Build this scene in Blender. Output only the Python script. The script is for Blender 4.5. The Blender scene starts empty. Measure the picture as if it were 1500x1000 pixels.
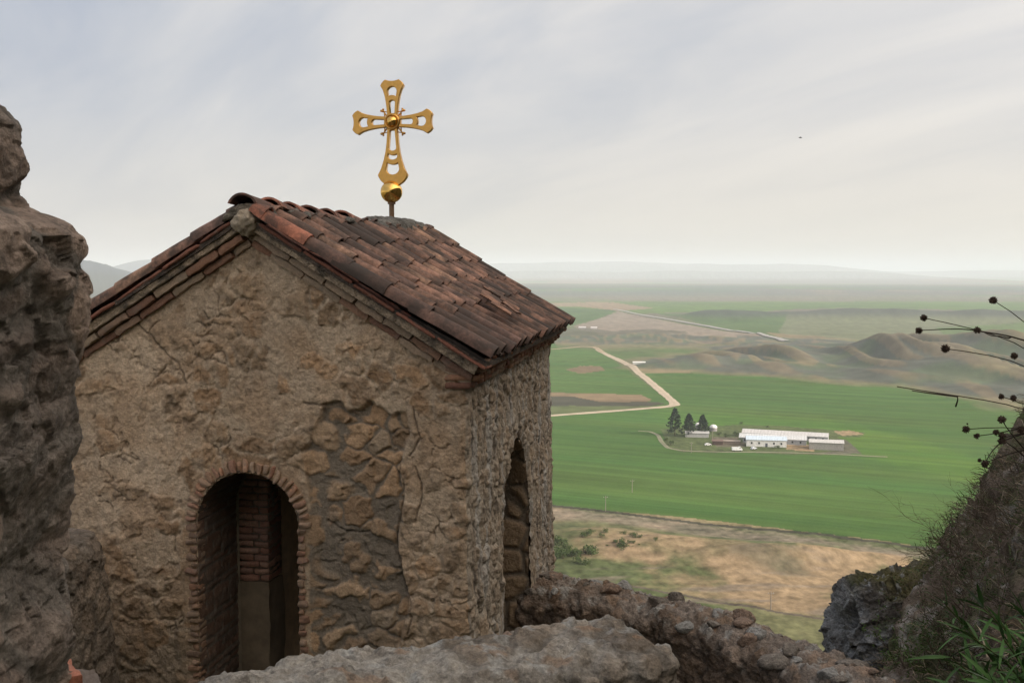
import bpy, math, random
import numpy as np
from mathutils import Vector

R = math.radians
random.seed(7)
scene = bpy.context.scene
COL = scene.collection

# ------------------------------------------------------------------ camera
PITCH = math.atan(100 / 1458.33)
cam_d = bpy.data.cameras.new("camera")
cam_d.lens = 35.0
cam_d.sensor_width = 36.0
cam_d.clip_start = 0.05
cam_d.clip_end = 200000
cam = bpy.data.objects.new("camera", cam_d)
COL.objects.link(cam)
cam.location = (0, 0, 0)
cam.rotation_euler = (R(90) - PITCH, 0, 0)
scene.camera = cam

# ------------------------------------------------------------------ light
SUN_EL = R(25)
SUN_DIR = Vector((0.93 * math.cos(SUN_EL), -0.37 * math.cos(SUN_EL), math.sin(SUN_EL))).normalized()
scene.view_settings.view_transform = 'Standard'
scene.view_settings.look = 'None'
scene.view_settings.gamma = 1.0
scene.view_settings.exposure = 0.5
scene.cycles.max_bounces = 8
scene.cycles.diffuse_bounces = 4
scene.cycles.glossy_bounces = 3
scene.cycles.transmission_bounces = 2
scene.cycles.volume_bounces = 4
scene.cycles.sample_clamp_indirect = 4.0

world = bpy.data.worlds.new("World")
scene.world = world
world.use_nodes = True


def N(nt, typ, **kw):
    n = nt.nodes.new(typ)
    for k, v in kw.items():
        if k in ('loc',):
            continue
        setattr(n, k, v)
    return n


def L(nt, a, b):
    nt.links.new(a, b)


def math_node(nt, op, a, b=None, clamp=False):
    n = nt.nodes.new('ShaderNodeMath')
    n.operation = op
    n.use_clamp = clamp
    for i, v in enumerate((a, b)):
        if v is None:
            continue
        if isinstance(v, (int, float)):
            n.inputs[i].default_value = v
        else:
            nt.links.new(v, n.inputs[i])
    return n.outputs[0]


def mix_col(nt, fac, a, b, mode='MIX'):
    n = nt.nodes.new('ShaderNodeMix')
    n.data_type = 'RGBA'
    n.blend_type = mode
    for idx, v in ((0, fac), (6, a), (7, b)):
        if isinstance(v, (int, float)):
            n.inputs[idx].default_value = v
        elif isinstance(v, tuple):
            n.inputs[idx].default_value = (*v, 1) if len(v) == 3 else v
        else:
            nt.links.new(v, n.inputs[idx])
    return n.outputs[2]


def ramp(nt, src, stops, interp='LINEAR'):
    n = nt.nodes.new('ShaderNodeValToRGB')
    n.color_ramp.interpolation = interp
    els = n.color_ramp.elements
    while len(els) < len(stops):
        els.new(0.5)
    for e, (p, c) in zip(els, stops):
        e.position = p
        e.color = (*c, 1) if isinstance(c, tuple) else (c, c, c, 1)
    nt.links.new(src, n.inputs[0])
    return n.outputs[0]


def build_world():
    nt = world.node_tree
    nt.nodes.clear()
    out = N(nt, 'ShaderNodeOutputWorld')
    bg = N(nt, 'ShaderNodeBackground')
    bg.inputs['Strength'].default_value = 0.1
    L(nt, bg.outputs[0], out.inputs[0])
    sky = N(nt, 'ShaderNodeTexSky', sky_type='NISHITA')
    sky.sun_disc = False
    sky.sun_elevation = SUN_EL
    sky.sun_rotation = math.atan2(SUN_DIR.x, SUN_DIR.y)
    sky.altitude = 600
    sky.dust_density = 3.0
    tc = N(nt, 'ShaderNodeTexCoord')
    sep = N(nt, 'ShaderNodeSeparateXYZ')
    L(nt, tc.outputs['Generated'], sep.inputs[0])
    zc = math_node(nt, 'MAXIMUM', sep.outputs[2], 0.0)
    den = math_node(nt, 'ADD', zc, 0.16)
    px_ = math_node(nt, 'DIVIDE', sep.outputs[0], den)
    py_ = math_node(nt, 'DIVIDE', sep.outputs[1], den)
    comb = N(nt, 'ShaderNodeCombineXYZ')
    L(nt, px_, comb.inputs[0])
    L(nt, py_, comb.inputs[1])
    mr = N(nt, 'ShaderNodeMapping')
    mr.inputs['Rotation'].default_value = (0, 0, R(58))
    L(nt, comb.outputs[0], mr.inputs[0])
    mp = N(nt, 'ShaderNodeMapping')
    mp.inputs['Scale'].default_value = (0.34, 1.0, 1)
    mp.inputs['Location'].default_value = (1.3, 0.4, 0)
    L(nt, mr.outputs[0], mp.inputs[0])
    n1 = N(nt, 'ShaderNodeTexNoise')
    n1.inputs['Scale'].default_value = 0.9
    n1.inputs['Detail'].default_value = 5
    n1.inputs['Roughness'].default_value = 0.52
    n1.inputs['Distortion'].default_value = 0.5
    L(nt, mp.outputs[0], n1.inputs['Vector'])
    n2 = N(nt, 'ShaderNodeTexNoise')
    n2.inputs['Scale'].default_value = 2.2
    n2.inputs['Detail'].default_value = 6
    n2.inputs['Roughness'].default_value = 0.55
    n2.inputs['Distortion'].default_value = 0.7
    L(nt, mp.outputs[0], n2.inputs['Vector'])
    s = math_node(nt, 'ADD', math_node(nt, 'MULTIPLY', n1.outputs[0], 0.6), math_node(nt, 'MULTIPLY', n2.outputs[0], 0.4))
    # brighter towards the sun's side
    side = math_node(nt, 'MULTIPLY', sep.outputs[0], 0.24)
    s2 = math_node(nt, 'ADD', s, side)
    cloud = ramp(nt, s2, [(0.34, (0.335, 0.36, 0.42)), (0.44, (0.42, 0.43, 0.46)), (0.52, (0.505, 0.497, 0.50)), (0.66, (0.60, 0.575, 0.55))])
    vs = nt.nodes.new('ShaderNodeVectorMath')
    vs.operation = 'SCALE'
    vs.inputs['Scale'].default_value = 10.0
    L(nt, cloud, vs.inputs[0])
    cloud = vs.outputs[0]
    # low sky: warm, even veil
    h = ramp(nt, zc, [(0.0, 1.0), (0.05, 0.70), (0.15, 0.18), (0.24, 0.0)])
    sd = math_node(nt, 'ADD', math_node(nt, 'MULTIPLY', sep.outputs[0], 0.9), 0.45, True)
    low = mix_col(nt, sd, (4.7, 4.35, 4.05), (5.9, 5.3, 4.5))
    c = mix_col(nt, h, cloud, low)
    # thin cloud glows broadly round the veiled sun
    dt = nt.nodes.new('ShaderNodeVectorMath')
    dt.operation = 'DOT_PRODUCT'
    L(nt, tc.outputs['Generated'], dt.inputs[0])
    dt.inputs[1].default_value = tuple(SUN_DIR)
    gl = math_node(nt, 'POWER', math_node(nt, 'MAXIMUM', dt.outputs['Value'], 0.0), 2.2)
    gs = nt.nodes.new('ShaderNodeVectorMath')
    gs.operation = 'SCALE'
    gs.inputs[0].default_value = (17.0, 14.6, 12.0)
    L(nt, gl, gs.inputs['Scale'])
    ad = nt.nodes.new('ShaderNodeVectorMath')
    ad.operation = 'ADD'
    L(nt, c, ad.inputs[0])
    L(nt, gs.outputs[0], ad.inputs[1])
    c = ad.outputs[0]
    col = mix_col(nt, 0.93, sky.outputs[0], c)
    L(nt, col, bg.inputs['Color'])


build_world()
sun_d = bpy.data.lights.new("sun", 'SUN')
sun_d.energy = 3.2
sun_d.angle = R(3.0)
sun_d.color = (1.0, 0.93, 0.82)
sun = bpy.data.objects.new("sun", sun_d)
COL.objects.link(sun)
sun.rotation_euler = SUN_DIR.to_track_quat('Z', 'Y').to_euler()

# ------------------------------------------------------------------ helpers
CP, SP = math.cos(PITCH), math.sin(PITCH)


def ray(x, y):
    cx, cy = (x - 750) / 1458.33, (500 - y) / 1458.33
    return cx, CP + cy * SP, -SP + cy * CP


def at(x, y, Y):
    """point seen at photo position (x, y) at distance Y ahead"""
    a, b, c = ray(x, y)
    return np.array((a / b * Y, Y, c / b * Y))


def on_plain(x, y, z=-100.0):
    a, b, c = ray(x, y)
    k = z / c
    return np.array((a * k, b * k, z))


GR = np.array([(1, 1, 0), (-1, 1, 0), (1, -1, 0), (-1, -1, 0), (1, 0, 1), (-1, 0, 1), (1, 0, -1), (-1, 0, -1),
               (0, 1, 1), (0, -1, 1), (0, 1, -1), (0, -1, -1), (1, 1, 0), (-1, 1, 0), (0, -1, 1), (0, -1, -1)], dtype=np.float32)


K1, K2, K3 = np.uint32(374761393), np.uint32(668265263), np.uint32(2654435761)
GX, GY, GZ = (np.ascontiguousarray(GR[:, k]) for k in range(3))


def _mixh(h):
    h ^= h >> np.uint32(13)
    h *= np.uint32(1274126177)
    h ^= h >> np.uint32(16)
    h *= np.uint32(2246822519)
    h ^= h >> np.uint32(15)
    return h


def hsh(ix, iy, iz, seed):
    a = ix.astype(np.int64).astype(np.uint32)
    b = iy.astype(np.int64).astype(np.uint32)
    c = iz.astype(np.int64).astype(np.uint32)
    return _mixh(a * K1 + b * K2 + c * K3 + np.uint32((seed * 974634777) & 0xFFFFFFFF)).astype(np.int64)


def noise(P, seed=0):
    P = np.asarray(P, dtype=np.float64)
    fl = np.floor(P)
    f = (P - fl).astype(np.float32)
    i = fl.astype(np.int64).astype(np.uint32)
    w = f * f * f * (f * (f * 6 - 15) + 10)
    sd = np.uint32((seed * 974634777) & 0xFFFFFFFF)
    hx = [i[..., 0] * K1 + sd]
    hx.append(hx[0] + K1)
    hy = [i[..., 1] * K2]
    hy.append(hy[0] + K2)
    hz = [i[..., 2] * K3]
    hz.append(hz[0] + K3)
    fx = (f[..., 0], f[..., 0] - 1)
    fy = (f[..., 1], f[..., 1] - 1)
    fz = (f[..., 2], f[..., 2] - 1)
    wx, wy, wz = ((1 - w[..., k], w[..., k]) for k in range(3))
    res = np.zeros(P.shape[:-1], np.float32)
    for dx in (0, 1):
        for dy in (0, 1):
            hxy = hx[dx] + hy[dy]
            wxy = wx[dx] * wy[dy]
            for dz in (0, 1):
                g = _mixh(np.atleast_1d(hxy + hz[dz])) & np.uint32(15)
                g = g.reshape(res.shape)
                res += (GX[g] * fx[dx] + GY[g] * fy[dy] + GZ[g] * fz[dz]) * wxy * wz[dz]
    return res


def fbm(P, oct=4, seed=0, gain=0.5, ridged=False):
    P = np.asarray(P, dtype=np.float64)
    a, s, t = 1.0, 0, 0
    for o in range(oct):
        n = noise(P, seed + o * 17)
        if ridged:
            n = 0.5 - np.abs(n) * 1.4
        s = s + a * n
        t += a
        a *= gain
        P = P * 2.03 + 11.3
    return s / t * (1.6 if not ridged else 1.0)


def worley(P, seed=0, rel=False):
    P = np.asarray(P, dtype=np.float64)
    fl = np.floor(P)
    f = (P - fl).astype(np.float32)
    i = fl.astype(np.int64).astype(np.uint32)
    f1 = np.full(P.shape[:-1], 9.0, dtype=np.float32)
    f2 = f1.copy()
    cid = np.zeros(P.shape[:-1], dtype=np.uint32)
    rv = np.zeros(P.shape, dtype=np.float32)
    sd = np.uint32((seed * 974634777) & 0xFFFFFFFF)
    q = np.float32(0.8 / 1023.0)
    M = np.uint32(1023)
    for dx in (-1, 0, 1):
        for dy in (-1, 0, 1):
            for dz in (-1, 0, 1):
                off = np.uint32((dx * 374761393 + dy * 668265263 + dz * 2654435761) & 0xFFFFFFFF)
                h = _mixh(i[..., 0] * K1 + i[..., 1] * K2 + i[..., 2] * K3 + (sd + off if False else np.uint32((int(sd) + int(off)) & 0xFFFFFFFF)))
                ex = (h & M) * q + np.float32(dx + 0.1) - f[..., 0]
                ey = ((h >> np.uint32(10)) & M) * q + np.float32(dy + 0.1) - f[..., 1]
                ez = ((h >> np.uint32(20)) & M) * q + np.float32(dz + 0.1) - f[..., 2]
                d = np.sqrt(ex * ex + ey * ey + ez * ez)
                m = d < f1
                f2 = np.where(m, f1, np.minimum(f2, d))
                cid = np.where(m, h, cid)
                f1 = np.where(m, d, f1)
                if rel:
                    rv[..., 0] = np.where(m, -ex, rv[..., 0])
                    rv[..., 1] = np.where(m, -ey, rv[..., 1])
                    rv[..., 2] = np.where(m, -ez, rv[..., 2])
    if rel:
        return f1, f2, cid.astype(np.int64), rv
    return f1, f2, cid.astype(np.int64)


def sst(a, b, x):
    t = np.clip((x - a) / (b - a), 0, 1)
    return t * t * (3 - 2 * t)


def rnd_of(cid, k=0):
    return (((cid >> (k * 5)) * 7919) & 1023) / 1023.0


def v3(x, y, z):
    return np.stack(np.broadcast_arrays(x, y, z), -1).astype(np.float64)


def facet(P, seed):
    """broken planar faces: every cell is cut at its own tilt"""
    f1, f2, cid, rv = worley(P, seed, True)
    t = np.stack([rnd_of(cid, 0), rnd_of(cid, 2), rnd_of(cid, 4)], -1) * 2 - 1
    return (rv * t).sum(-1) * 1.3 + 0.5 * (rnd_of(cid, 1) - 0.5), f2 - f1


def lerp(a, b, t):
    if np.ndim(t) and np.ndim(a) != np.ndim(t):
        t = np.asarray(t)[..., None]
    return a + (b - a) * t


class Acc:
    """collects vertices, faces and colours of one mesh"""

    def __init__(self):
        self.V, self.F, self.C, self.n = [], [], [], 0

    def add(self, V, F, C=(0.5, 0.5, 0.5)):
        V = np.asarray(V, dtype=np.float64).reshape(-1, 3)
        C = np.asarray(C, dtype=np.float64)
        if C.ndim == 1:
            C = np.broadcast_to(C, V.shape)
        self.V.append(V)
        self.C.append(C.reshape(-1, 3))
        F = np.asarray(F, dtype=np.int64)
        self.F.append(F + self.n)
        self.n += len(V)

    def grid(self, P, C=(0.5, 0.5, 0.5), wrap=False, mask=None, flip=False):
        h, w = P.shape[:2]
        idx = np.arange(h * w).reshape(h, w)
        if wrap:
            idx = np.concatenate([idx, idx[:, :1]], 1)
        q = np.stack([idx[:-1, :-1], idx[:-1, 1:], idx[1:, 1:], idx[1:, :-1]], -1)
        if flip:
            q = q[..., ::-1]
        if mask is not None:
            q = q[mask]
        self.add(P, q.reshape(-1, 4), C)

    def box(self, c, ax, d, C=(0.5, 0.5, 0.5)):
        c, ax = np.asarray(c, float), np.asarray(ax, float)
        s = np.array([(x, y, z) for x in (-1, 1) for y in (-1, 1) for z in (-1, 1)], float) * (np.asarray(d, float) / 2)
        V = c + s @ ax
        self.add(V, [(0, 1, 3, 2), (4, 6, 7, 5), (0, 4, 5, 1), (2, 3, 7, 6), (0, 2, 6, 4), (1, 5, 7, 3)], C)

    def rough_box(self, c, ax, d, C, amp=0.006, n=4, rnd=0.10, freq=14.0, seed=0):
        c, ax, d = np.asarray(c, float), np.asarray(ax, float), np.asarray(d, float)
        t = np.linspace(-1, 1, n)
        nl = max(n, int(n * max(d) / max(1e-6, sorted(d)[1]) * 0.7))
        k = int(np.argmax(d))
        for a in range(3):
            b, e = (a + 1) % 3, (a + 2) % 3
            tb = np.linspace(-1, 1, nl if b == k else n)
            te = np.linspace(-1, 1, nl if e == k else n)
            B, E = np.meshgrid(tb, te, indexing='ij')
            for s in (-1, 1):
                q = np.zeros(B.shape + (3,))
                q[..., a], q[..., b], q[..., e] = s, B, E
                over = np.maximum(0, (np.abs(q) ** 4).sum(-1) - 1) / 2
                q = q * (1 - rnd * over[..., None])
                P = c + (q * d / 2) @ ax
                w = P * freq + seed * 3.7
                D = np.stack([noise(w, 1), noise(w, 2), noise(w, 3)], -1) + 0.5 * np.stack([noise(w * 2.7, 4), noise(w * 2.7, 5), noise(w * 2.7, 6)], -1)
                P = P + D * amp * 2
                self.grid(P, C, flip=(s < 0))

    def tube(self, pts, rad, n=6, C=(0.5, 0.5, 0.5), cap=False):
        pts = np.asarray(pts, float)
        m = len(pts)
        rad = np.broadcast_to(np.asarray(rad, float), (m,))
        tan = np.gradient(pts, axis=0)
        tan /= np.linalg.norm(tan, axis=1, keepdims=True) + 1e-12
        up = np.array((0, 0, 1.0)) if abs(tan[0][2]) < 0.9 else np.array((1.0, 0, 0))
        P = np.zeros((m, n, 3))
        a = np.arange(n) / n * 2 * math.pi
        for i in range(m):
            s = np.cross(tan[i], up)
            s /= np.linalg.norm(s) + 1e-12
            u = np.cross(s, tan[i])
            P[i] = pts[i] + rad[i] * (np.cos(a)[:, None] * s + np.sin(a)[:, None] * u)
        self.grid(P, C, wrap=True)
        if cap:
            b = self.n
            for i, fl in ((0, False), (m - 1, True)):
                f = list(range(n))
                if fl:
                    f = f[::-1]
                V = P[i]
                self.add(np.vstack([V, V.mean(0)]), [(n, f[k], f[(k + 1) % n], f[(k + 1) % n]) for k in range(n)], C)

    def ball(self, c, r, nu=16, nv=10, C=(0.5, 0.5, 0.5), amp=0, seed=0, freq=2.0, zr=1.0):
        th = np.linspace(0, math.pi, nv)[:, None]
        ph = (np.arange(nu) / nu * 2 * math.pi)[None]
        D = v3(np.sin(th) * np.cos(ph), np.sin(th) * np.sin(ph), np.cos(th) + 0 * ph)
        rr = 1 + amp * fbm(D * freq + seed * 5.1, 3, seed) if amp else 1
        P = np.asarray(c) + D * (np.asarray(rr)[..., None] if amp else 1) * np.array((r, r, r * zr))
        self.grid(P, C, wrap=True, flip=True)

    def build(self, name, mat, parent=None, smooth=True, **props):
        V = np.concatenate(self.V)
        C = np.concatenate(self.C)
        me = bpy.data.meshes.new(name)
        # faces: quads whose last two indices match are triangles
        Fq = np.concatenate([f.reshape(-1, f.shape[-1]) for f in self.F if f.shape[-1] == 4]) if any(f.shape[-1] == 4 for f in self.F) else np.zeros((0, 4), int)
        Ft = [f for f in self.F if f.shape[-1] == 3]
        tri = Fq[:, 2] == Fq[:, 3]
        T = [Fq[tri][:, :3]] + Ft
        T = np.concatenate(T) if T else np.zeros((0, 3), int)
        Q = Fq[~tri]
        loops = np.concatenate([Q.ravel(), T.ravel()]).astype(np.int32)
        starts = np.concatenate([np.arange(len(Q)) * 4, len(Q) * 4 + np.arange(len(T)) * 3]).astype(np.int32)
        me.vertices.add(len(V))
        me.vertices.foreach_set('co', V.astype(np.float32).ravel())
        me.loops.add(len(loops))
        me.loops.foreach_set('vertex_index', loops)
        me.polygons.add(len(starts))
        me.polygons.foreach_set('loop_start', starts)
        me.update(calc_edges=True)
        me.polygons.foreach_set('use_smooth', np.full(len(starts), smooth))
        ca = me.color_attributes.new("Col", 'FLOAT_COLOR', 'POINT')
        ca.data.foreach_set('color', np.concatenate([np.clip(C, 0, 1), np.ones((len(C), 1))], 1).astype(np.float32).ravel())
        me.materials.append(mat)
        me.update()
        o = bpy.data.objects.new(name, me)
        COL.objects.link(o)
        if parent is not None:
            o.parent = parent
            w_ = Vector(parent.location)
            if parent.parent is not None:
                w_ = w_ + Vector(parent.parent.location)
            o.location = -w_
        for k, v in props.items():
            o[k] = v
        return o


def thing(name, loc, label, category, group=None):
    o = bpy.data.objects.new(name, None)
    COL.objects.link(o)
    o.location = Vector([float(t) for t in loc])
    o.empty_display_size = 0.2
    o['label'] = label
    o['category'] = category
    if group:
        o['group'] = group
    return o


# ------------------------------------------------------------------ materials
def material(name, rough=0.9, fine=60.0, fine_amt=0.25, bump=0.4, bump_scale=40.0, bump_dist=0.01, metallic=0.0, base=None,
             spec=0.25, voro=0.0, patch=None, grit=0.0, grit_scale=140.0):
    m = bpy.data.materials.new(name)
    m.use_nodes = True
    nt = m.node_tree
    b = nt.nodes['Principled BSDF']
    b.inputs['Roughness'].default_value = rough
    b.inputs['Metallic'].default_value = metallic
    b.inputs['Specular IOR Level'].default_value = spec
    tc = N(nt, 'ShaderNodeTexCoord')
    if base is None:
        a = N(nt, 'ShaderNodeAttribute', attribute_name="Col")
        col = a.outputs['Color']
    else:
        rgb = N(nt, 'ShaderNodeRGB')
        rgb.outputs[0].default_value = (*base, 1)
        col = rgb.outputs[0]
    if fine_amt > 0:
        n = N(nt, 'ShaderNodeTexNoise')
        n.inputs['Scale'].default_value = fine
        n.inputs['Detail'].default_value = 7
        n.inputs['Roughness'].default_value = 0.65
        L(nt, tc.outputs['Object'], n.inputs['Vector'])
        g = math_node(nt, 'ADD', math_node(nt, 'MULTIPLY', n.outputs[0], fine_amt * 4.0), 1 - fine_amt * 2.0)
        vm = nt.nodes.new('ShaderNodeVectorMath')
        vm.operation = 'SCALE'
        L(nt, col, vm.inputs[0])
        L(nt, g, vm.inputs['Scale'])
        col = vm.outputs[0]
    if patch:
        sc_, lo, hi, c2, amt = patch
        n = N(nt, 'ShaderNodeTexNoise')
        n.inputs['Scale'].default_value = sc_
        n.inputs['Detail'].default_value = 8
        n.inputs['Roughness'].default_value = 0.7
        L(nt, tc.outputs['Object'], n.inputs['Vector'])
        f = ramp(nt, n.outputs[0], [(lo, 0.0), (hi, amt)])
        col = mix_col(nt, f, col, c2)
    if grit > 0:
        n = N(nt, 'ShaderNodeTexNoise')
        n.inputs['Scale'].default_value = grit_scale
        n.inputs['Detail'].default_value = 4
        n.inputs['Roughness'].default_value = 0.75
        L(nt, tc.outputs['Object'], n.inputs['Vector'])
        g = math_node(nt, 'ADD', math_node(nt, 'MULTIPLY', n.outputs[0], grit * 5.0), 1 - grit * 2.5)
        g = math_node(nt, 'MAXIMUM', g, 0.25)
        vm = nt.nodes.new('ShaderNodeVectorMath')
        vm.operation = 'SCALE'
        L(nt, col, vm.inputs[0])
        L(nt, g, vm.inputs['Scale'])
        col = vm.outputs[0]
    L(nt, col, b.inputs['Base Color'])
    if bump > 0:
        n = N(nt, 'ShaderNodeTexNoise')
        n.inputs['Scale'].default_value = bump_scale
        n.inputs['Detail'].default_value = 9
        n.inputs['Roughness'].default_value = 0.68
        L(nt, tc.outputs['Object'], n.inputs['Vector'])
        hgt = n.outputs[0]
        if voro > 0:
            v = N(nt, 'ShaderNodeTexVoronoi')
            v.inputs['Scale'].default_value = bump_scale * 1.7
            L(nt, tc.outputs['Object'], v.inputs['Vector'])
            hgt = math_node(nt, 'ADD', hgt, math_node(nt, 'MULTIPLY', v.outputs['Distance'], voro))
        bp = N(nt, 'ShaderNodeBump')
        bp.inputs['Strength'].default_value = bump
        bp.inputs['Distance'].default_value = bump_dist
        L(nt, hgt, bp.inputs['Height'])
        L(nt, bp.outputs[0], b.inputs['Normal'])
    return m


M_wall = material("rubble_masonry", 0.95, 40, 0.25, 0.75, 34, 0.018, voro=0.25, patch=(9, 0.56, 0.78, (0.14, 0.115, 0.09), 0.45), grit=0.16, grit_scale=90)
M_brick = material("old_brick", 0.92, 70, 0.35, 0.8, 60, 0.008, patch=(14, 0.52, 0.7, (0.20, 0.17, 0.14), 0.7))
M_tile = material("clay_tile", 0.86, 45, 0.35, 0.6, 55, 0.006, patch=(5.5, 0.37, 0.57, (0.062, 0.050, 0.043), 0.85), spec=0.3)
M_mortar = material("weathered_mortar", 0.97, 40, 0.4, 1.0, 30, 0.03, voro=0.3, patch=(10, 0.46, 0.62, (0.05, 0.048, 0.042), 0.8), grit=0.35)
M_stone = material("lichen_stone", 0.95, 30, 0.4, 1.0, 26, 0.03, voro=0.3, patch=(13, 0.52, 0.66, (0.10, 0.088, 0.075), 0.7), grit=0.28, grit_scale=90)
M_rock = material("cliff_rock", 0.95, 14, 0.4, 1.0, 12, 0.08, voro=0.3, grit=0.4, grit_scale=40)
M_gold = material("gilded_metal", 0.30, 30, 0.12, 0.12, 60, 0.003, metallic=1.0, base=(0.70, 0.39, 0.11), spec=0.5)
M_gold_ball = material("polished_gilding", 0.16, 30, 0.15, 0.05, 30, 0.003, metallic=1.0, base=(0.85, 0.52, 0.15), spec=0.5)
M_gold_dull = material("aged_gilding", 0.42, 30, 0.2, 0.15, 60, 0.003, metallic=1.0, base=(0.70, 0.38, 0.11), spec=0.5)
M_iron = material("rusty_iron", 0.6, 40, 0.3, 0.2, 60, 0.003, metallic=0.7, base=(0.25, 0.16, 0.10))
M_plaster = material("old_plaster", 0.95, 12, 0.25, 0.3, 20, 0.01)
M_ground = material("earth_cover", 1.0, 0.9, 0.18, 0.0, spec=0.05)
M_slope = material("hill_earth", 0.98, 16, 0.4, 1.0, 14, 0.06, spec=0.1, grit=0.4, grit_scale=45)
M_road = material("gravel_surface", 0.95, 1.2, 0.2, 0.0, spec=0.1)
M_leaf = material("leaf_surface", 0.65, 20, 0.2, 0.0, spec=0.3)
M_twig = material("dry_stem", 0.9, 60, 0.25, 0.0, spec=0.1)
M_paint = material("painted_sheet", 0.55, 1.4, 0.30, 0.0, spec=0.4)
M_glass = material("window_glass", 0.12, 3, 0.0, 0.0, base=(0.02, 0.025, 0.03), spec=0.6)
M_rubber = material("tyre_rubber", 0.9, 3, 0.0, 0.0, base=(0.02, 0.02, 0.02))

# ------------------------------------------------------------------ terrain
PLAIN = -100.0


def pix_of(x, y):
    """photo position of points on the flat plain (x, y metres)"""
    z = np.full_like(x, PLAIN)
    f = y * CP - z * SP
    u = y * SP + z * CP
    f = np.maximum(f, 1e-3)
    return 750 + x / f * 1458.33, 500 - u / f * 1458.33


def in_poly(px, py, poly):
    ins = np.zeros(px.shape, bool)
    n = len(poly)
    for i in range(n):
        x0, y0 = poly[i]
        x1, y1 = poly[(i + 1) % n]
        c = ((y0 > py) != (y1 > py)) & (px < (x1 - x0) * (py - y0) / (y1 - y0 + 1e-12) + x0)
        ins ^= c
    return ins


def near_hill(x, y):
    plane = -3.84 + 1.4 * (x - 6.1) - 0.557 * (y - 14)
    plane = np.minimum(plane, 11 + 0.03 * np.clip(x - 20, 0, 60))
    e1 = 14.3 + np.maximum(0, x - 7.2) * 0.95
    plane = plane - 1.15 * np.maximum(0, y - e1)
    bank = -1.75 + 1.15 * (x - 2.25) - 0.5 * np.maximum(0, y - 4.0) - 3.0 * np.maximum(0, y - 4.8)
    bank = np.minimum(bank, 3.0)
    terr = -3.85 + 0 * x
    e2 = 11.0 + 0.3 * np.sin(x * 1.1) - np.clip(x - 0.2, 0, 3.2) * 1.25
    terr = terr - 1.3 * np.maximum(0, y - e2) - 0.9 * np.maximum(0, -x - 12)
    terr = np.where(y < 3.0, np.minimum(-1.75 + 0 * x - 0.9 * np.maximum(0, y - 1.6), 9), terr)
    terr = np.where(y < 3.0, terr - 0.9 * np.maximum(0, -x - 12), terr)
    far = 0.45 * np.maximum(0, x - 70) + 0.4 * np.maximum(0, -y - 60)
    return np.maximum(np.maximum(plane, bank), terr) - far


def bump_at(x, y, px_, py_, rx, ry, h, zd=PLAIN):
    c = on_plain(px_, py_)
    return h * np.exp(-(((x - c[0]) / rx) ** 2 + ((y - c[1]) / ry) ** 2))


def only(m, f):
    """evaluate f only where the weight m matters"""
    k = m > 1e-3
    out = np.zeros(m.shape)
    if k.any():
        out[k] = m[k] * f(k)
    return out


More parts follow.
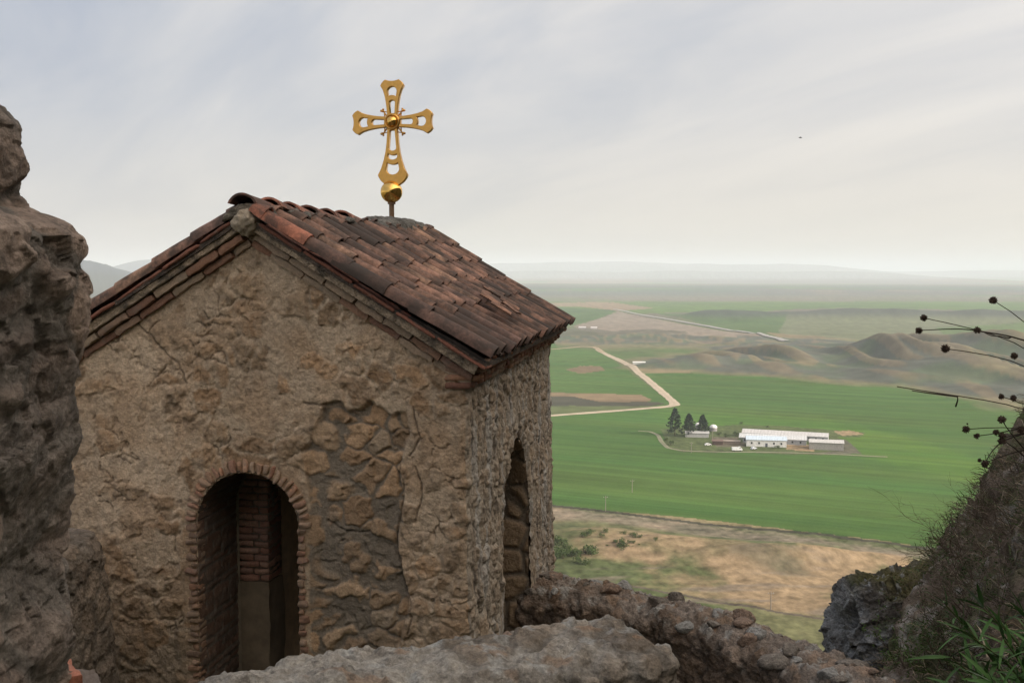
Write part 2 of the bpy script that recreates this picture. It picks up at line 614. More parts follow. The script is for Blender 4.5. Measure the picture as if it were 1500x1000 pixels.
def terrain_z(x, y):
    r = np.sqrt(x * x + y * y)
    P = v3(x, y, 0)
    hill = near_hill(x, y)
    z = np.full_like(x, PLAIN)
    az = np.degrees(np.arctan2(x, y))
    # meadow undulations
    mead = sst(420, 340, y) * sst(150, 240, y)
    z = z + only(mead, lambda k: 1.6 * fbm(P[k] / 55, 3, 3) + 0.5 * fbm(P[k] / 12, 3, 4))
    z = z + bump_at(x, y, 1000, 808, 34, 13, 5.0) + bump_at(x, y, 1100, 828, 22, 10, 3.5) + bump_at(x, y, 1210, 822, 30, 8, 4.0)
    z = z + bump_at(x, y, 870, 790, 28, 12, 2.5)
    # eroded tan hills
    px_, py_ = pix_of(x, y)
    ux, uy = x - 360, y - 1080
    yf = np.maximum(1010 - (x - 173) * 1.43, 560) + 22 * noise(v3(x / 60, 0, 0), 6)
    m1 = sst(0, 90, y - yf) * sst(1750, 1330, y) * sst(205, 300, x)
    z = z + only(m1, lambda k: 2.5 + 5 * fbm(v3((x[k] + 0.2 * y[k]) / 80, y[k] / 170, 0), 2, 24))
    reg = ((x > 80) & (x < 760) & (y > 600) & (y < 1500)).astype(float)

    def massif(k):
        wv, wu = noise(P[k] / 130, 5), noise(P[k] / 130, 6)
        xx, yy = x[k] + 22 * wv, y[k] + 22 * wu
        ax_ = [(215, 1075, 7), (265, 1100, 14), (305, 1085, 19), (350, 1090, 19), (398, 1060, 25), (430, 985, 27), (446, 900, 22), (450, 830, 12), (440, 760, 5)]
        ax2 = [(455, 1240, 12), (490, 1130, 19), (525, 1020, 23), (545, 900, 16), (530, 800, 7)]
        best = np.zeros(xx.shape)
        for (x0, y0, h0), (x1, y1, h1) in list(zip(ax_[:-1], ax_[1:])) + list(zip(ax2[:-1], ax2[1:])):
            t = np.clip(((xx - x0) * (x1 - x0) + (yy - y0) * (y1 - y0)) / ((x1 - x0) ** 2 + (y1 - y0) ** 2), 0, 1)
            d = np.hypot(xx - x0 - t * (x1 - x0), yy - y0 - t * (y1 - y0))
            best = np.maximum(best, (h0 + (h1 - h0) * t) * np.exp(-(d / 80) ** 2))
        sp = fbm(v3((xx + 0.30 * yy) / 40 + 0.4 * wv, yy / 240, 7), 2, 27, 0.4)
        return best * (0.92 + 1.0 * sp)
    z = z + only(reg, massif)
    c = on_plain(1310, 521)
    z = z + 5 * np.exp(-(((x - c[0] + 62) / 30) ** 2 + ((y - 1045) / 40) ** 2) ** 0.8)
    z = z + bump_at(x, y, 1030, 541, 62, 26, 9) + bump_at(x, y, 1130, 548, 45, 24, 7)
    # second ridge
    yr = 2180 + 90 * noise(v3(x / 500, 0, 3), 8)
    m2 = np.exp(-((y - yr) / 130) ** 2) * sst(335, 460, x)
    z = z + only(m2, lambda k: 19 + 12 * fbm(P[k] / 230, 4, 9) + 7 * np.exp(-((x[k] - 370) / 40) ** 2))
    # low hummocks by the valley
    m3 = np.exp(-((y - 1520) / 180) ** 2) * np.exp(-((x - 210) / 190) ** 2)
    z = z + only(m3, lambda k: 14 * np.clip(fbm(P[k] / 110, 4, 12, ridged=True) + 0.3, 0, 1))
    m4 = np.exp(-((y - 2700) / 260) ** 2) * np.exp(-((x - 190) / 330) ** 2)
    z = z + only(m4, lambda k: 3 + 2 * fbm(P[k] / 200, 3, 13))
    # plateau
    z = z + only(sst(4300, 5900, y) * sst(9500, 7200, y) * sst(-2500, 0, x), lambda k: 22 - x[k] * 0.0022 + 3 * fbm(P[k] / 900, 4, 14))
    # far mountains
    def rng(d, w, x0, x1, h, seed, sc):
        m = np.exp(-((y - d) / w) ** 2) * sst(x0 - 0.25 * d, x0, x) * sst(x1 + 0.25 * d, x1, x)
        return only(m, lambda k: h * (1 + 0.35 * fbm(P[k] / sc, 5, seed) + 0.25 * fbm(v3(x[k] / sc, 0, 0), 2, seed + 3)))
    z = z + rng(10500, 900, -1500, 3300, 120, 31, 2000)
    z = z + rng(13500, 1500, 200, 3300, 235, 35, 3400)
    z = z + rng(16500, 1500, -2500, 14000, 150, 37, 4200)
    # left mountains
    xl = x + 0.425 * y
    lm = np.exp(-((y - 4500) / 520) ** 2) * sst(620, -160, xl)
    z = z + only(lm, lambda k: 150 + 95 * fbm(P[k] / 620, 6, 41, 0.55, True))
    lm2 = np.exp(-((y - 3500) / 230) ** 2) * sst(340, -100, xl)
    z = z + only(lm2, lambda k: 40 + 30 * fbm(P[k] / 300, 5, 43, 0.5, True))
    lm3 = np.exp(-((y - 10500) / 900) ** 2) * np.exp(-((x + 0.365 * y) / 620) ** 2)
    z = z + lm3 * 235
    z = z + only(sst(500, 1200, r), lambda k: 1.2 * fbm(P[k] / 300, 3, 50))
    return np.maximum(z, hill), hill > z


def field_colour(x, y, z, hillmask):
    px_, py_ = pix_of(x, y)
    P = v3(x, y, 0)
    nA = fbm(P / 60, 5, 61)
    nB = fbm(P / 14, 4, 62)
    nC = fbm(P / 350, 4, 63)
    nD = fbm(v3(x / 3.5, y / 3.5, 0), 4, 64, 0.6) * (y < 700)
    k = np.clip(300.0 / np.maximum(y, 100), 0, 1)
    wx = px_ + 3.5 * nA * k * 2
    wy = py_ + (1.6 * nB * k + 0.5 * nA * 1.0)
    green = np.array((0.062, 0.118, 0.032))
    green2 = np.array((0.085, 0.155, 0.028))
    dull = np.array((0.105, 0.125, 0.055))
    tan = np.array((0.255, 0.185, 0.112))
    grey = np.array((0.165, 0.135, 0.105))
    dark = np.array((0.065, 0.062, 0.045))
    C = np.empty(x.shape + (3,))
    C[:] = dull
    # general: patchwork further out
    f1, f2, cid = worley(v3(x / 1400 + 0.12 * nC, y / 520, 0.5), 71)
    r1 = rnd_of(cid, 1)
    far = np.where((r1 < 0.40)[..., None], green2 * 0.85, np.where((r1 < 0.60)[..., None], tan * 0.65, np.where((r1 < 0.85)[..., None], grey * 0.75, dull * 0.8)))
    C = lerp(C, far, sst(1900, 2600, y))

    def paint(poly, c, soft=1.0, blur=0):
        m = in_poly(wx, wy, poly).astype(np.float32)
        for _ in range(blur):
            m = (np.roll(m, 1, 1) + np.roll(m, -1, 1) + 2 * m) / 4
            m = np.concatenate([m[:1], (m[:-2] + 2 * m[1:-1] + m[2:]) / 4, m[-1:]])
        if blur:
            m = np.clip(m + 0.55 * m * (1 - m) * 4 * (0.8 * nB + nD), 0, 1)
        k = m > 0
        C[k] = lerp(C[k], np.asarray(c, float), m[k] * soft)

    paint([(800, 505), (870, 509), (882, 517), (990, 592), (960, 596), (806, 608), (780, 608)], green)                    # left field
    paint([(828, 541), (850, 536), (880, 536), (885, 543), (850, 547)], tan * 0.7)
    paint([(800, 574), (860, 576), (940, 578), (955, 585), (930, 592), (800, 594)], tan * 0.8)
    paint([(780, 581), (840, 581), (880, 588), (955, 588), (975, 590), (955, 594), (780, 596)], dark)
    paint([(780, 594), (870, 595), (975, 594), (960, 598), (780, 612)], dull)
    paint([(882, 500), (1500, 495), (1700, 560), (1500, 600), (1100, 550), (930, 545), (892, 520)], dull)                   # hills base
    paint([(880, 514), (960, 508), (1110, 503), (1105, 530), (1000, 533), (925, 540)], green * 0.6 + dull * 0.4)
    paint([(930, 545), (960, 540), (985, 537), (1060, 533), (1130, 540), (1260, 554), (1100, 553), (960, 549)], tan * 0.9, 0.85, 5)
    # big green field
    paint([(806, 609), (960, 597), (990, 594), (945, 548), (1050, 548), (1160, 556), (1260, 555), (1330, 570), (1420, 588), (1520, 602), (1800, 640),
           (1800, 860), (1400, 806), (1100, 768), (950, 752), (808, 741), (600, 720), (600, 625)], green)
    paint([(945, 604), (1060, 607), (1200, 612), (1330, 640), (1420, 668), (1600, 720), (1600, 745), (1400, 700), (1250, 664), (1150, 636), (1000, 622)],
          green2, 0.55, 22)
    # meadow at the foot
    paint([(400, 700), (600, 720), (808, 741), (950, 752), (1100, 768), (1400, 806), (1900, 880), (2200, 1400), (-500, 1400), (-300, 700)], tan * 0.62 + dull * 0.38)
    md = (wy > 741 + (wx - 808) * 0.109) & (y < 460)
    t = sst(-0.15, 0.45, nA * 0.8 + 0.5 * nB + 0.04)
    mead = lerp(np.broadcast_to(dull * 0.88, C.shape), tan * 0.90, t)
    mead = lerp(mead, grey * 1.0, sst(0.15, 0.5, fbm(v3(x / 40, y / 9, 0), 4, 66)) * 0.7)
    C[md] = mead[md]
    paint([(700, 741), (830, 744), (960, 758), (1090, 775), (1400, 815), (1400, 830), (1150, 797), (1000, 785), (900, 768), (700, 757)], grey * 1.25, 0.7, 14)
    paint([(700, 770), (860, 762), (1000, 783), (1100, 800), (1250, 800), (1240, 815), (1080, 812), (960, 795), (840, 798), (850, 845), (780, 850), (700, 850)], dull * 0.85, 0.75, 16)
    paint([(835, 785), (880, 773), (960, 785), (1080, 805), (1180, 835), (1100, 845), (960, 820), (880, 795)], tan * 1.05, 0.6, 18)
    paint([(1120, 812), (1190, 808), (1290, 828), (1290, 848), (1190, 826)], tan * 1.08, 0.7, 12)
    paint([(1060, 826), (1110, 820), (1170, 832), (1200, 845), (1150, 848)], dark * 1.3, 0.6, 12)
    paint([(975, 768), (1030, 768), (1060, 780), (1010, 782)], dark * 1.4, 0.6, 10)
    paint([(1060, 880), (1120, 892), (1240, 912), (1240, 990), (1000, 990), (1060, 900)], (0.15, 0.145, 0.075), 0.8, 8)
    # dark ditch between field and meadow
    ditch = np.abs(py_ - (741 + (px_ - 808) * 0.109 + 1.2 * np.sin(px_ * 0.02))) < 1.6
    C[ditch & (y < 460)] = dark * 0.9
    road2 = np.abs(py_ - (888 + (px_ - 1090) * 0.165)) < 1.5
    C[road2 & (y < 330)] = grey * 0.6
    # farm yard
    paint([(968, 628), (1000, 626), (1080, 622), (1150, 624), (1220, 630), (1268, 634), (1262, 640), (1228, 640), (1262, 664), (1200, 667), (1080, 662), (1000, 662), (975, 655), (972, 640)],
          dull * 0.8, 0.9)
    paint([(1150, 648), (1195, 652), (1192, 661), (1150, 658)], tan * 1.1)
    paint([(1222, 632), (1245, 630), (1268, 636), (1235, 638)], tan)
    paint([(1228, 642), (1240, 644), (1262, 665), (1190, 664), (1230, 660)], dark * 1.7)
    paint([(1040, 640), (1090, 640), (1092, 655), (1050, 655)], grey * 0.8, 0.8)
    # beyond the road
    paint([(780, 450), (905, 456), (880, 466), (830, 478), (780, 482)], green * 0.85)
    paint([(905, 457), (1152, 503), (1100, 503), (900, 500), (860, 490), (840, 478), (880, 466)], grey * 1.25)
    paint([(780, 482), (860, 480), (900, 488), (960, 482), (1010, 495), (900, 504), (800, 506)], dark * 1.5, 0.8)
    paint([(960, 459), (1100, 463), (1160, 460), (1180, 470), (1130, 495), (1060, 482)], green * 0.85, 0.9)
    paint([(900, 504), (1050, 500), (1120, 503), (900, 508)], grey)
    paint([(1160, 460), (1500, 462), (1500, 490), (1250, 500), (1150, 500), (1140, 485)], grey * 0.6 + green * 0.5, 0.9)
    paint([(1370, 480), (1560, 470), (1560, 530), (1420, 520)], green2 * 0.8, 0.7)
    paint([(1120, 488), (1200, 493), (1220, 500), (1150, 503)], tan * 0.8, 0.7)
    paint([(760, 443), (900, 443), (960, 452), (905, 457), (850, 450), (760, 448)], tan * 0.85)
    paint([(940, 441), (1500, 446), (1500, 455), (1150, 450), (960, 448)], green2 * 0.8)
    paint([(750, 428), (1600, 434), (1600, 442), (750, 442)], grey * 0.9, 0.6)
    paint([(-200, 418), (300, 418), (300, 520), (-200, 520)], tan * 0.62 + grey * 0.3, 0.75)
    # eroded hills: crests and feet tan, hollows grey green
    gx = np.gradient(x, axis=1)
    gy = np.gradient(y, axis=0)
    zs_ = z
    for _ in range(3):
        zs_ = (np.roll(zs_, 1, 1) + np.roll(zs_, -1, 1) + 2 * zs_) / 4
        zs_ = np.concatenate([zs_[:1], (zs_[:-2] + 2 * zs_[1:-1] + zs_[2:]) / 4, zs_[-1:]])
    dzx = np.gradient(zs_, axis=1) / np.where(np.abs(gx) < 1e-3, 1e-3, gx)
    lap = np.gradient(dzx, axis=1) / np.where(np.abs(gx) < 1e-3, 1e-3, gx)
    mh = np.clip((z - PLAIN - 1.2) / 2.5, 0, 1) * (y > 640) * (y < 1500) * (x > 60)
    crest = sst(0.001, 0.007, -lap)
    base = lerp(np.broadcast_to(np.array((0.098, 0.104, 0.085)), C.shape), np.array((0.080, 0.104, 0.066)), sst(-0.1, 0.3, nA))
    hc = lerp(base, tan * 0.82, np.clip(crest * 0.50 + 0.12 * sst(0.1, 0.6, nA), 0, 1))
    C = lerp(C, hc, mh)
    foot = mh * (1 - mh) * 4
    C = lerp(C, tan * 1.05, np.clip(foot * 0.35, 0, 0.8))
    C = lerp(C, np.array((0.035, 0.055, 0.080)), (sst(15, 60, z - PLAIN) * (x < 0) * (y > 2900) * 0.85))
    mm = sst(4, 15, z - PLAIN) * (y > 1600) * (y < 4200)
    C = lerp(C, np.array((0.26, 0.27, 0.27)), sst(20, 60, z - PLAIN) * (y > 8800) * (x > -3000) * 0.9)  # far ranges painted paler: extra haze fade put into their colour
    C = lerp(C, np.array((0.055, 0.062, 0.055)), mm * 0.85)
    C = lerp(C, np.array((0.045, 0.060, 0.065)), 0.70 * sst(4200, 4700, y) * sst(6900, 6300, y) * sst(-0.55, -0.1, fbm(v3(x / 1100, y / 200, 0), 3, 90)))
    # drilling lines and slow tone changes in the crops
    gmask = (C[..., 1] > C[..., 0] * 1.55)[..., None]
    d = np.array((0.909, -0.417))
    a0, a1 = on_plain(808, 741)[:2], on_plain(1400, 806)[:2]
    d = (a1 - a0) / np.linalg.norm(a1 - a0)
    nrm = np.array((-d[1], d[0]))
    t = x * nrm[0] + y * nrm[1]
    s = x * d[0] + y * d[1]
    right = sst(0, 60, s - 120 + 0 * t) * sst(560, 640, t)
    st = fbm(v3(t / 9, s / 260, 0), 4, 81, 0.65)
    st2 = fbm(v3((t * 0.35 + s * 0.94) / 13, (s * 0.35 - t * 0.94) / 300, 0), 4, 83, 0.65)
    stripe = lerp(st, st2, right)
    tram = fbm(v3(t / 3.2, s / 400, 2), 2, 87, 0.7) * sst(620, 380, y) + 0.8 * np.clip(1 - np.abs(((t + 3 * noise(v3(s / 200, 0, 0), 3)) % 24.0) - 12) / 0.9, 0, 1) * sst(640, 420, y)
    stripe = stripe + 0.55 * tram * (1 - right)
    tone = 1 + 0.38 * stripe + 0.16 * fbm(P / 130, 4, 84) + 0.10 * nB
    warm = np.clip(0.5 + 0.9 * fbm(v3(t / 30, s / 300, 4), 3, 85), 0, 1)
    Cg = C * tone[..., None] * lerp(np.array((0.92, 1.0, 0.95)) + 0 * C, np.array((1.35, 1.06, 1.0)), warm * 0.6)
    C = np.where(gmask, Cg, C * (1 + 0.25 * nB + 0.18 * nA + 0.60 * nD + 0.2 * fbm(v3(x / 25, y / 5, 0), 4, 67))[..., None])
    # near hill
    hcol = lerp(np.broadcast_to(np.array((0.09, 0.08, 0.055)), C.shape), np.array((0.05, 0.065, 0.025)), sst(-0.2, 0.3, nB))
    C = np.where(hillmask[..., None], hcol, C)
    return np.clip(C, 0.01, 0.8)


def build_ground():
    az = np.concatenate([np.linspace(-180, -75, 36)[:-1], np.linspace(-75, -30, 60)[:-1], np.linspace(-30, 30, 800), np.linspace(30, 75, 60)[1:], np.linspace(75, 180, 36)[1:-1]])
    az = np.radians(az)
    ra = np.geomspace(1.0, 225, 90)[:-1]
    inv = np.linspace(1 / 225, 1 / 9000, 620)     # even steps on the picture
    rb = 1 / inv[:-1]
    rc = np.geomspace(9000, 46000, 130)
    r = np.concatenate([ra, rb, rc])
    # break up the biggest far steps
    out = [r[0]]
    for a, b in zip(r[:-1], r[1:]):
        k = max(1, int(math.ceil((b / a - 1) / 0.05)))
        for j in range(1, k + 1):
            out.append(a + (b - a) * j / k)
    r = np.array(out)
    A, RR = np.meshgrid(az, r)
    x, y = RR * np.sin(A), RR * np.cos(A)
    z, hm = terrain_z(x, y)
    # leave room for the fine slope mesh
    z = z - 0.7 * ((x > 1.0) & (x < 13) & (y > 2) & (y < 17.5) & hm)
    C = field_colour(x, y, z, hm)
    a = Acc()
    a.grid(v3(x, y, z), C, wrap=True, flip=True)
    a.add([(0, 0, -2.0), (0, 1, -2.0), (1, 0, -2.0)], [(0, 1, 2)], (0.08, 0.07, 0.05))
    a.build("ground", M_ground, kind="structure")


build_ground()


def ribbon(name, pts, w0, lift, col, mat=None, n=12, **props):
    P = np.array([on_plain(*p)[:2] for p in pts])
    # resample
    q = []
    for i in range(len(P) - 1):
        for k in range(n):
            q.append(P[i] + (P[i + 1] - P[i]) * k / n)
    q.append(P[-1])
    q = np.array(q)
    for _ in range(6):
        q[1:-1] = (q[:-2] + 2 * q[1:-1] + q[2:]) / 4
    tn = np.gradient(q, axis=0)
    tn /= np.linalg.norm(tn, axis=1, keepdims=True)
    nn = np.stack([-tn[:, 1], tn[:, 0]], -1)
    wj = w0 * (1 + 0.25 * fbm(v3(q[:, 0] / 15, q[:, 1] / 15, 0), 3, 5))
    rows = []
    cs = []
    for t in (-1, -0.45, 0, 0.45, 1):
        e = q + nn * (wj * t / 2)[:, None]
        z, _ = terrain_z(e[:, 0], e[:, 1])
        rows.append(np.concatenate([e, (z + lift * (1.0 if abs(t) < 0.9 else 0.6))[:, None]], 1))
        cs.append(np.broadcast_to(np.array(col) * (1.0 if abs(t) > 0.2 else 0.85), (len(e), 3)) * (1 + 0.2 * fbm(v3(e[:, 0] / 9, e[:, 1] / 9, 0), 3, 6))[:, None])
    a = Acc()
    a.grid(np.stack(rows, 1), np.stack(cs, 1))
    return a.build(name, mat or M_road, kind="structure", **props)


ribbon("dirt_road", [(876, 514), (884, 518), (905, 528), (925, 540), (945, 553), (964, 569), (978, 581), (987, 589), (989, 593), (978, 595.5), (950, 598), (900, 602), (806, 609), (720, 616)], 7.5, 0.25, (0.44, 0.36, 0.27))
ribbon("dirt_track", [(806, 513), (850, 510), (872, 511), (884, 518)], 7, 0.5, (0.36, 0.28, 0.19))
ribbon("highway", [(900, 455), (930, 460), (985, 469), (1050, 481), (1110, 494), (1152, 504)], 11, 1.8, (0.34, 0.32, 0.30))
ribbon("farm_track", [(935, 631), (952, 632), (964, 637), (969, 647), (978, 656), (1000, 660), (1060, 662), (1120, 662), (1200, 664), (1300, 669)], 2.6, 0.15, (0.22, 0.21, 0.14))

# ------------------------------------------------------------------ chapel
C0 = at(681, 700, 6.5)[:2]
SV = np.array((math.sin(R(9.73)), math.cos(R(9.73))))
GV = np.array((-SV[1], SV[0]))
W, LN = 2.93, 4.28
ZE = at(680, 563, 6.5)[2]
ZA = at(371, 361, 6.76)[2]
ZB = -3.85
RISE = 0.245


def CH(u, v, z):
    u, v, z = np.broadcast_arrays(np.asarray(u, float), np.asarray(v, float), np.asarray(z, float))
    return np.stack([C0[0] + GV[0] * u + SV[0] * v, C0[1] + GV[1] * u + SV[1] * v, z], -1)


AXU = np.array((GV[0], GV[1], 0))
AXV = np.array((SV[0], SV[1], 0))
AXZ = np.array((0, 0, 1.0))


def u_of(px_):
    k = ray(px_, 700)[0] / ray(px_, 700)[1]
    return (C0[0] - k * C0[1]) / (k * GV[1] - GV[0])


def v_of(px_):
    k = ray(px_, 700)[0] / ray(px_, 700)[1]
    return (k * C0[1] - C0[0]) / (SV[0] - k * SV[1])


def gable(u):
    return ZE + (ZA - ZE) * (1 - np.abs(np.asarray(u) - W / 2) / (W / 2))


chapel = thing("stone_chapel", (C0[0], C0[1], ZB), "small rubble stone chapel with a red clay tile gable roof", "chapel")
# front window
wu0, wu1 = u_of(436), u_of(287)
WUC, WR = (wu0 + wu1) / 2, (wu1 - wu0) / 2
WTOP = at(361, 690, 6.78)[2]
WSP = WTOP - WR
WBOT = -3.3
# side opening
su0, su1 = v_of(733), v_of(774)
SVC, SR = (su0 + su1) / 2, (su1 - su0) / 2
STOP = at(751, 640, C0[1] + SVC)[2]
SSP = STOP - SR * 1.25
SBOT = -3.5


def arch_d(a, z, ac, r, zs, zb, ky=1.0):
    """signed distance-like value: negative inside the arched opening"""
    dz = (z - zs) / ky
    up = np.sqrt((a - ac) ** 2 + np.maximum(dz, 0) ** 2) - r
    return np.where(z > zs, up, np.abs(a - ac) - r) * 1.0 + np.where(z < zb, 1.0, 0)


STONE_A = np.array((0.455, 0.295, 0.175))
STONE_B = np.array((0.36, 0.26, 0.17))
MORT = np.array((0.50, 0.385, 0.275))
MORTG = np.array((0.255, 0.21, 0.16))


def line_dist(a, z, pts):
    d = np.full(a.shape, 9.0)
    for (x0, y0), (x1, y1) in zip(pts[:-1], pts[1:]):
        t = np.clip(((a - x0) * (x1 - x0) + (z - y0) * (y1 - y0)) / ((x1 - x0) ** 2 + (y1 - y0) ** 2), 0, 1)
        d = np.minimum(d, np.hypot(a - x0 - t * (x1 - x0), z - y0 - t * (y1 - y0)))
    return d


def front_uz(pts):
    out = []
    for x_, y_ in pts:
        u = u_of(x_)
        out.append((u, at(x_, y_, C0[1] + GV[1] * u)[2]))
    return out


def build_chapel_walls():
    # perimeter parameter: left wall, front (u from W to 0), right side (v from 0 to LN), back
    segs = [np.linspace(0, LN, 40)[:-1],
            LN + np.linspace(0, W, 430)[:-1],
            LN + W + np.linspace(0, LN, 440)[:-1],
            2 * LN + W + np.linspace(0, W, 30)[:-1]]
    s = np.concatenate(segs)
    nrow = 430
    u = np.select([s < LN, s < LN + W, s < 2 * LN + W], [np.full_like(s, W), W - (s - LN), 0 * s], (s - 2 * LN - W))
    v = np.select([s < LN, s < LN + W, s < 2 * LN + W], [LN - s, 0 * s, s - LN - W], np.full_like(s, LN))
    # soften corners
    rc = 0.05
    nu = np.where(s < LN, 1.0, 0) - np.where((s >= LN + W) & (s < 2 * LN + W), 1.0, 0)
    nv = -np.where((s >= LN) & (s < LN + W), 1.0, 0) + np.where(s >= 2 * LN + W, 1.0, 0)
    for sc_, (a, b) in ((LN, (1, -1)), (LN + W, (-1, -1)), (2 * LN + W, (-1, 1))):
        wgt = np.clip(1 - np.abs(s - sc_) / rc, 0, 1)
        d = np.array((a, b)) / math.sqrt(2)
        nu = lerp(nu, d[0], wgt * 0.99) if False else nu * (1 - wgt) + d[0] * wgt
        nv = nv * (1 - wgt) + d[1] * wgt
        u = u - a * 0.3 * rc * wgt ** 2
        v = v - b * 0.3 * rc * wgt ** 2
    nl = np.hypot(nu, nv)
    nu, nv = nu / nl, nv / nl
    front = (s > LN - 0.03) & (s < LN + W + 0.03)
    ztop = np.where((s >= LN) & (s <= LN + W) | (s > 2 * LN + W), gable(np.clip(u, 0, W)), ZE) + 0.12
    t = np.linspace(0, 1, nrow)[:, None]
    Z = ZB + (ztop - ZB)[None] * t
    U, V = np.broadcast_to(u, Z.shape).copy(), np.broadcast_to(v, Z.shape).copy()
    NU, NV = np.broadcast_to(nu, Z.shape), np.broadcast_to(nv, Z.shape)
    P0 = v3(U, V, Z)
    warp = np.stack([noise(P0 * 2.2, 1), noise(P0 * 2.2, 2), noise(P0 * 2.2, 3)], -1)
    warp2 = np.stack([noise(P0 * 9, 4), noise(P0 * 9, 5), noise(P0 * 9, 6)], -1)
    warp3 = np.stack([noise(P0 * 26, 7), noise(P0 * 26, 8), noise(P0 * 26, 9)], -1)
    Q = (P0 + 0.14 * warp + 0.05 * warp2 + 0.012 * warp3) / np.array((0.23, 0.23, 0.165))
    f1, f2, cid = worley(Q, 5)
    e = f2 - f1
    big = sst(0.05, 0.34, e)
    rs = rnd_of(cid, 1)
    rh = rnd_of(cid, 2)
    isf = front[None] & (V < 0.05)
    # bare patch where the render has fallen off
    bare_poly = front_uz([(452, 1010), (452, 745), (447, 660), (478, 592), (500, 588), (508, 602), (528, 600), (545, 588), (570, 610), (600, 602), (598, 640), (586, 680), (592, 740),
                          (580, 800), (600, 890), (560, 1010)])
    wu = U + 0.02 * noise(P0 * 7, 11) + 0.012 * noise(P0 * 19, 12)
    wz = Z + 0.02 * noise(P0 * 7, 13) + 0.012 * noise(P0 * 19, 14)
    bare = (in_poly(wu, wz, bare_poly) & isf).astype(float)
    low = sst(-1.9, -2.6, Z + 0.25 * fbm(P0 * 1.3, 3, 16)) * (~front[None])
    bare2 = bare.copy()
    for _ in range(2):
        bare2[1:-1, 1:-1] = (bare2[1:-1, 1:-1] * 2 + bare2[:-2, 1:-1] + bare2[2:, 1:-1] + bare2[1:-1, :-2] + bare2[1:-1, 2:]) / 6
    rough = fbm(P0 * 3.2, 5, 20, 0.6)
    fine = fbm(P0 * 17, 4, 25, 0.6)
    expose = sst(0.30, 0.55, rs + 0.45 * fbm(P0 * 1.5, 2, 27))          # stones that show through the render
    fa, ea = facet((P0 + 0.012 * warp2) / 0.075, 91)
    grv = sst(0.10, 0.02, e) * expose * sst(-0.25, 0.15, fbm(P0 * 6, 3, 95))
    d_pl = 0.015 * rough + 0.017 * big * expose * (0.4 + 0.6 * rh) - 0.006 * grv + 0.007 * fine * (1 + 0.3 * expose) + 0.006 * fa * (0.3 + expose)
    chip = sst(0.10, 0.30, fbm(P0 * 5.5, 4, 29, 0.6)) * big * expose
    d_pl = d_pl - 0.010 * chip
    fc, ec = facet((P0 + 0.02 * warp2) / 0.11, 93)
    hid = sst(0.12, 0.24, rnd_of(cid, 5) + 0.25 * fbm(P0 * 4, 3, 96))
    d_br = -0.040 + 0.027 * hid * sst(0.02, 0.24, e + 0.08 * noise(P0 * 15, 97)) * (0.35 + 0.65 * rh) + 0.010 * rough + 0.006 * fine + 0.014 * fc * sst(0.08, 0.2, e)
    D = d_pl * (1 - bare2) + d_br * bare2
    # cracks: along some stone joints, plus a few long ones
    crk = sst(0.035, 0.008, e) * sst(0.22, 0.34, fbm(P0 * 2.6, 4, 33, 0.6)) * (1 - bare2)
    cl = np.full(Z.shape, 9.0)
    ju = U + 0.016 * noise(P0 * 14, 41) + 0.03 * noise(P0 * 4, 43)
    jz = Z + 0.016 * noise(P0 * 14, 42) + 0.03 * noise(P0 * 4, 44)
    for pts in ([(200, 462), (212, 482), (228, 492), (245, 515), (265, 535), (275, 560)], [(240, 470), (222, 488), (225, 494)],
                [(586, 680), (592, 720), (585, 760), (578, 800), (600, 890), (592, 930)], [(446, 590), (470, 596), (480, 590)], [(475, 765), (505, 780), (540, 778)],
                [(600, 602), (615, 640), (600, 665)], [(610, 680), (618, 720), (612, 760)]):
        cl = np.minimum(cl, line_dist(ju, jz, front_uz(pts)))
    crk = np.maximum(crk * 0.8, sst(0.0075, 0.002, cl) * isf)
    D = D - 0.016 * crk
    sidew = (U < 0.06) & (V > 0.02)
    streak = fbm(v3(U * 3, V * 9, Z * 2.6), 5, 51, 0.62)
    D = D + sidew * (0.024 * streak + 0.014 * fbm(P0 * 7, 4, 52, 0.65) + 0.010 * fbm(v3(U * 20, V * 26, Z * 9), 3, 53, 0.6) + 0.003 * big)
    # openings
    dF = np.where(isf, arch_d(U, Z, WUC, WR, WSP, WBOT), 9)
    dS = np.where(sidew & (V > 0.3), arch_d(V, Z, SVC, SR, SSP, SBOT, 1.25), 9)
    near = sst(0.15, 0.09, dF)
    D = D * (1 - near) + near * (-0.004 + 0.15 * D)
    D = D - 0.02 * sst(0.06, 0.0, dS)
    # slight batter: wall leans outwards at its foot
    lean = 0.018 * (ZE - Z) * (NU < -0.5)
    X = CH(U + NU * (D + lean), V + NV * D, Z)
    # colours
    st = lerp(np.broadcast_to(STONE_A, Z.shape + (3,)), STONE_B, rh) * (0.75 + 0.5 * rnd_of(cid, 3))[..., None]
    gl = sst(0.90, 0.96, rnd_of(cid, 4))
    st = lerp(st, np.array((0.42, 0.34, 0.25)), gl * 0.6)
    pl = MORT * (1 + 0.25 * fbm(P0 * 1.1, 3, 61) + 0.15 * fine)[..., None]
    pl = lerp(pl, STONE_A * 0.95, 0.45 * sst(-0.2, 0.4, fbm(P0 * 2.7, 4, 62)))
    blot = sst(-0.15, 0.25, fbm(P0 * 11, 4, 63, 0.6))
    inner = sst(0.06, 0.22, e + 0.10 * fbm(P0 * 9, 3, 64))
    c_pl = lerp(pl, st * 0.92, np.clip(inner * expose * (0.55 + 0.45 * blot) + chip * 0.4, 0, 1))
    c_pl = c_pl * (1 + 0.28 * fbm(P0 * 22, 4, 65, 0.65) - 0.30 * sst(0.2, 0.5, fbm(P0 * 8, 4, 66, 0.6)))[..., None]
    c_br = lerp(np.broadcast_to(MORTG * 0.9, st.shape), st * 0.97, hid * sst(0.04, 0.15, e + 0.08 * noise(P0 * 15, 97)))
    C = lerp(c_pl, c_br, bare2)
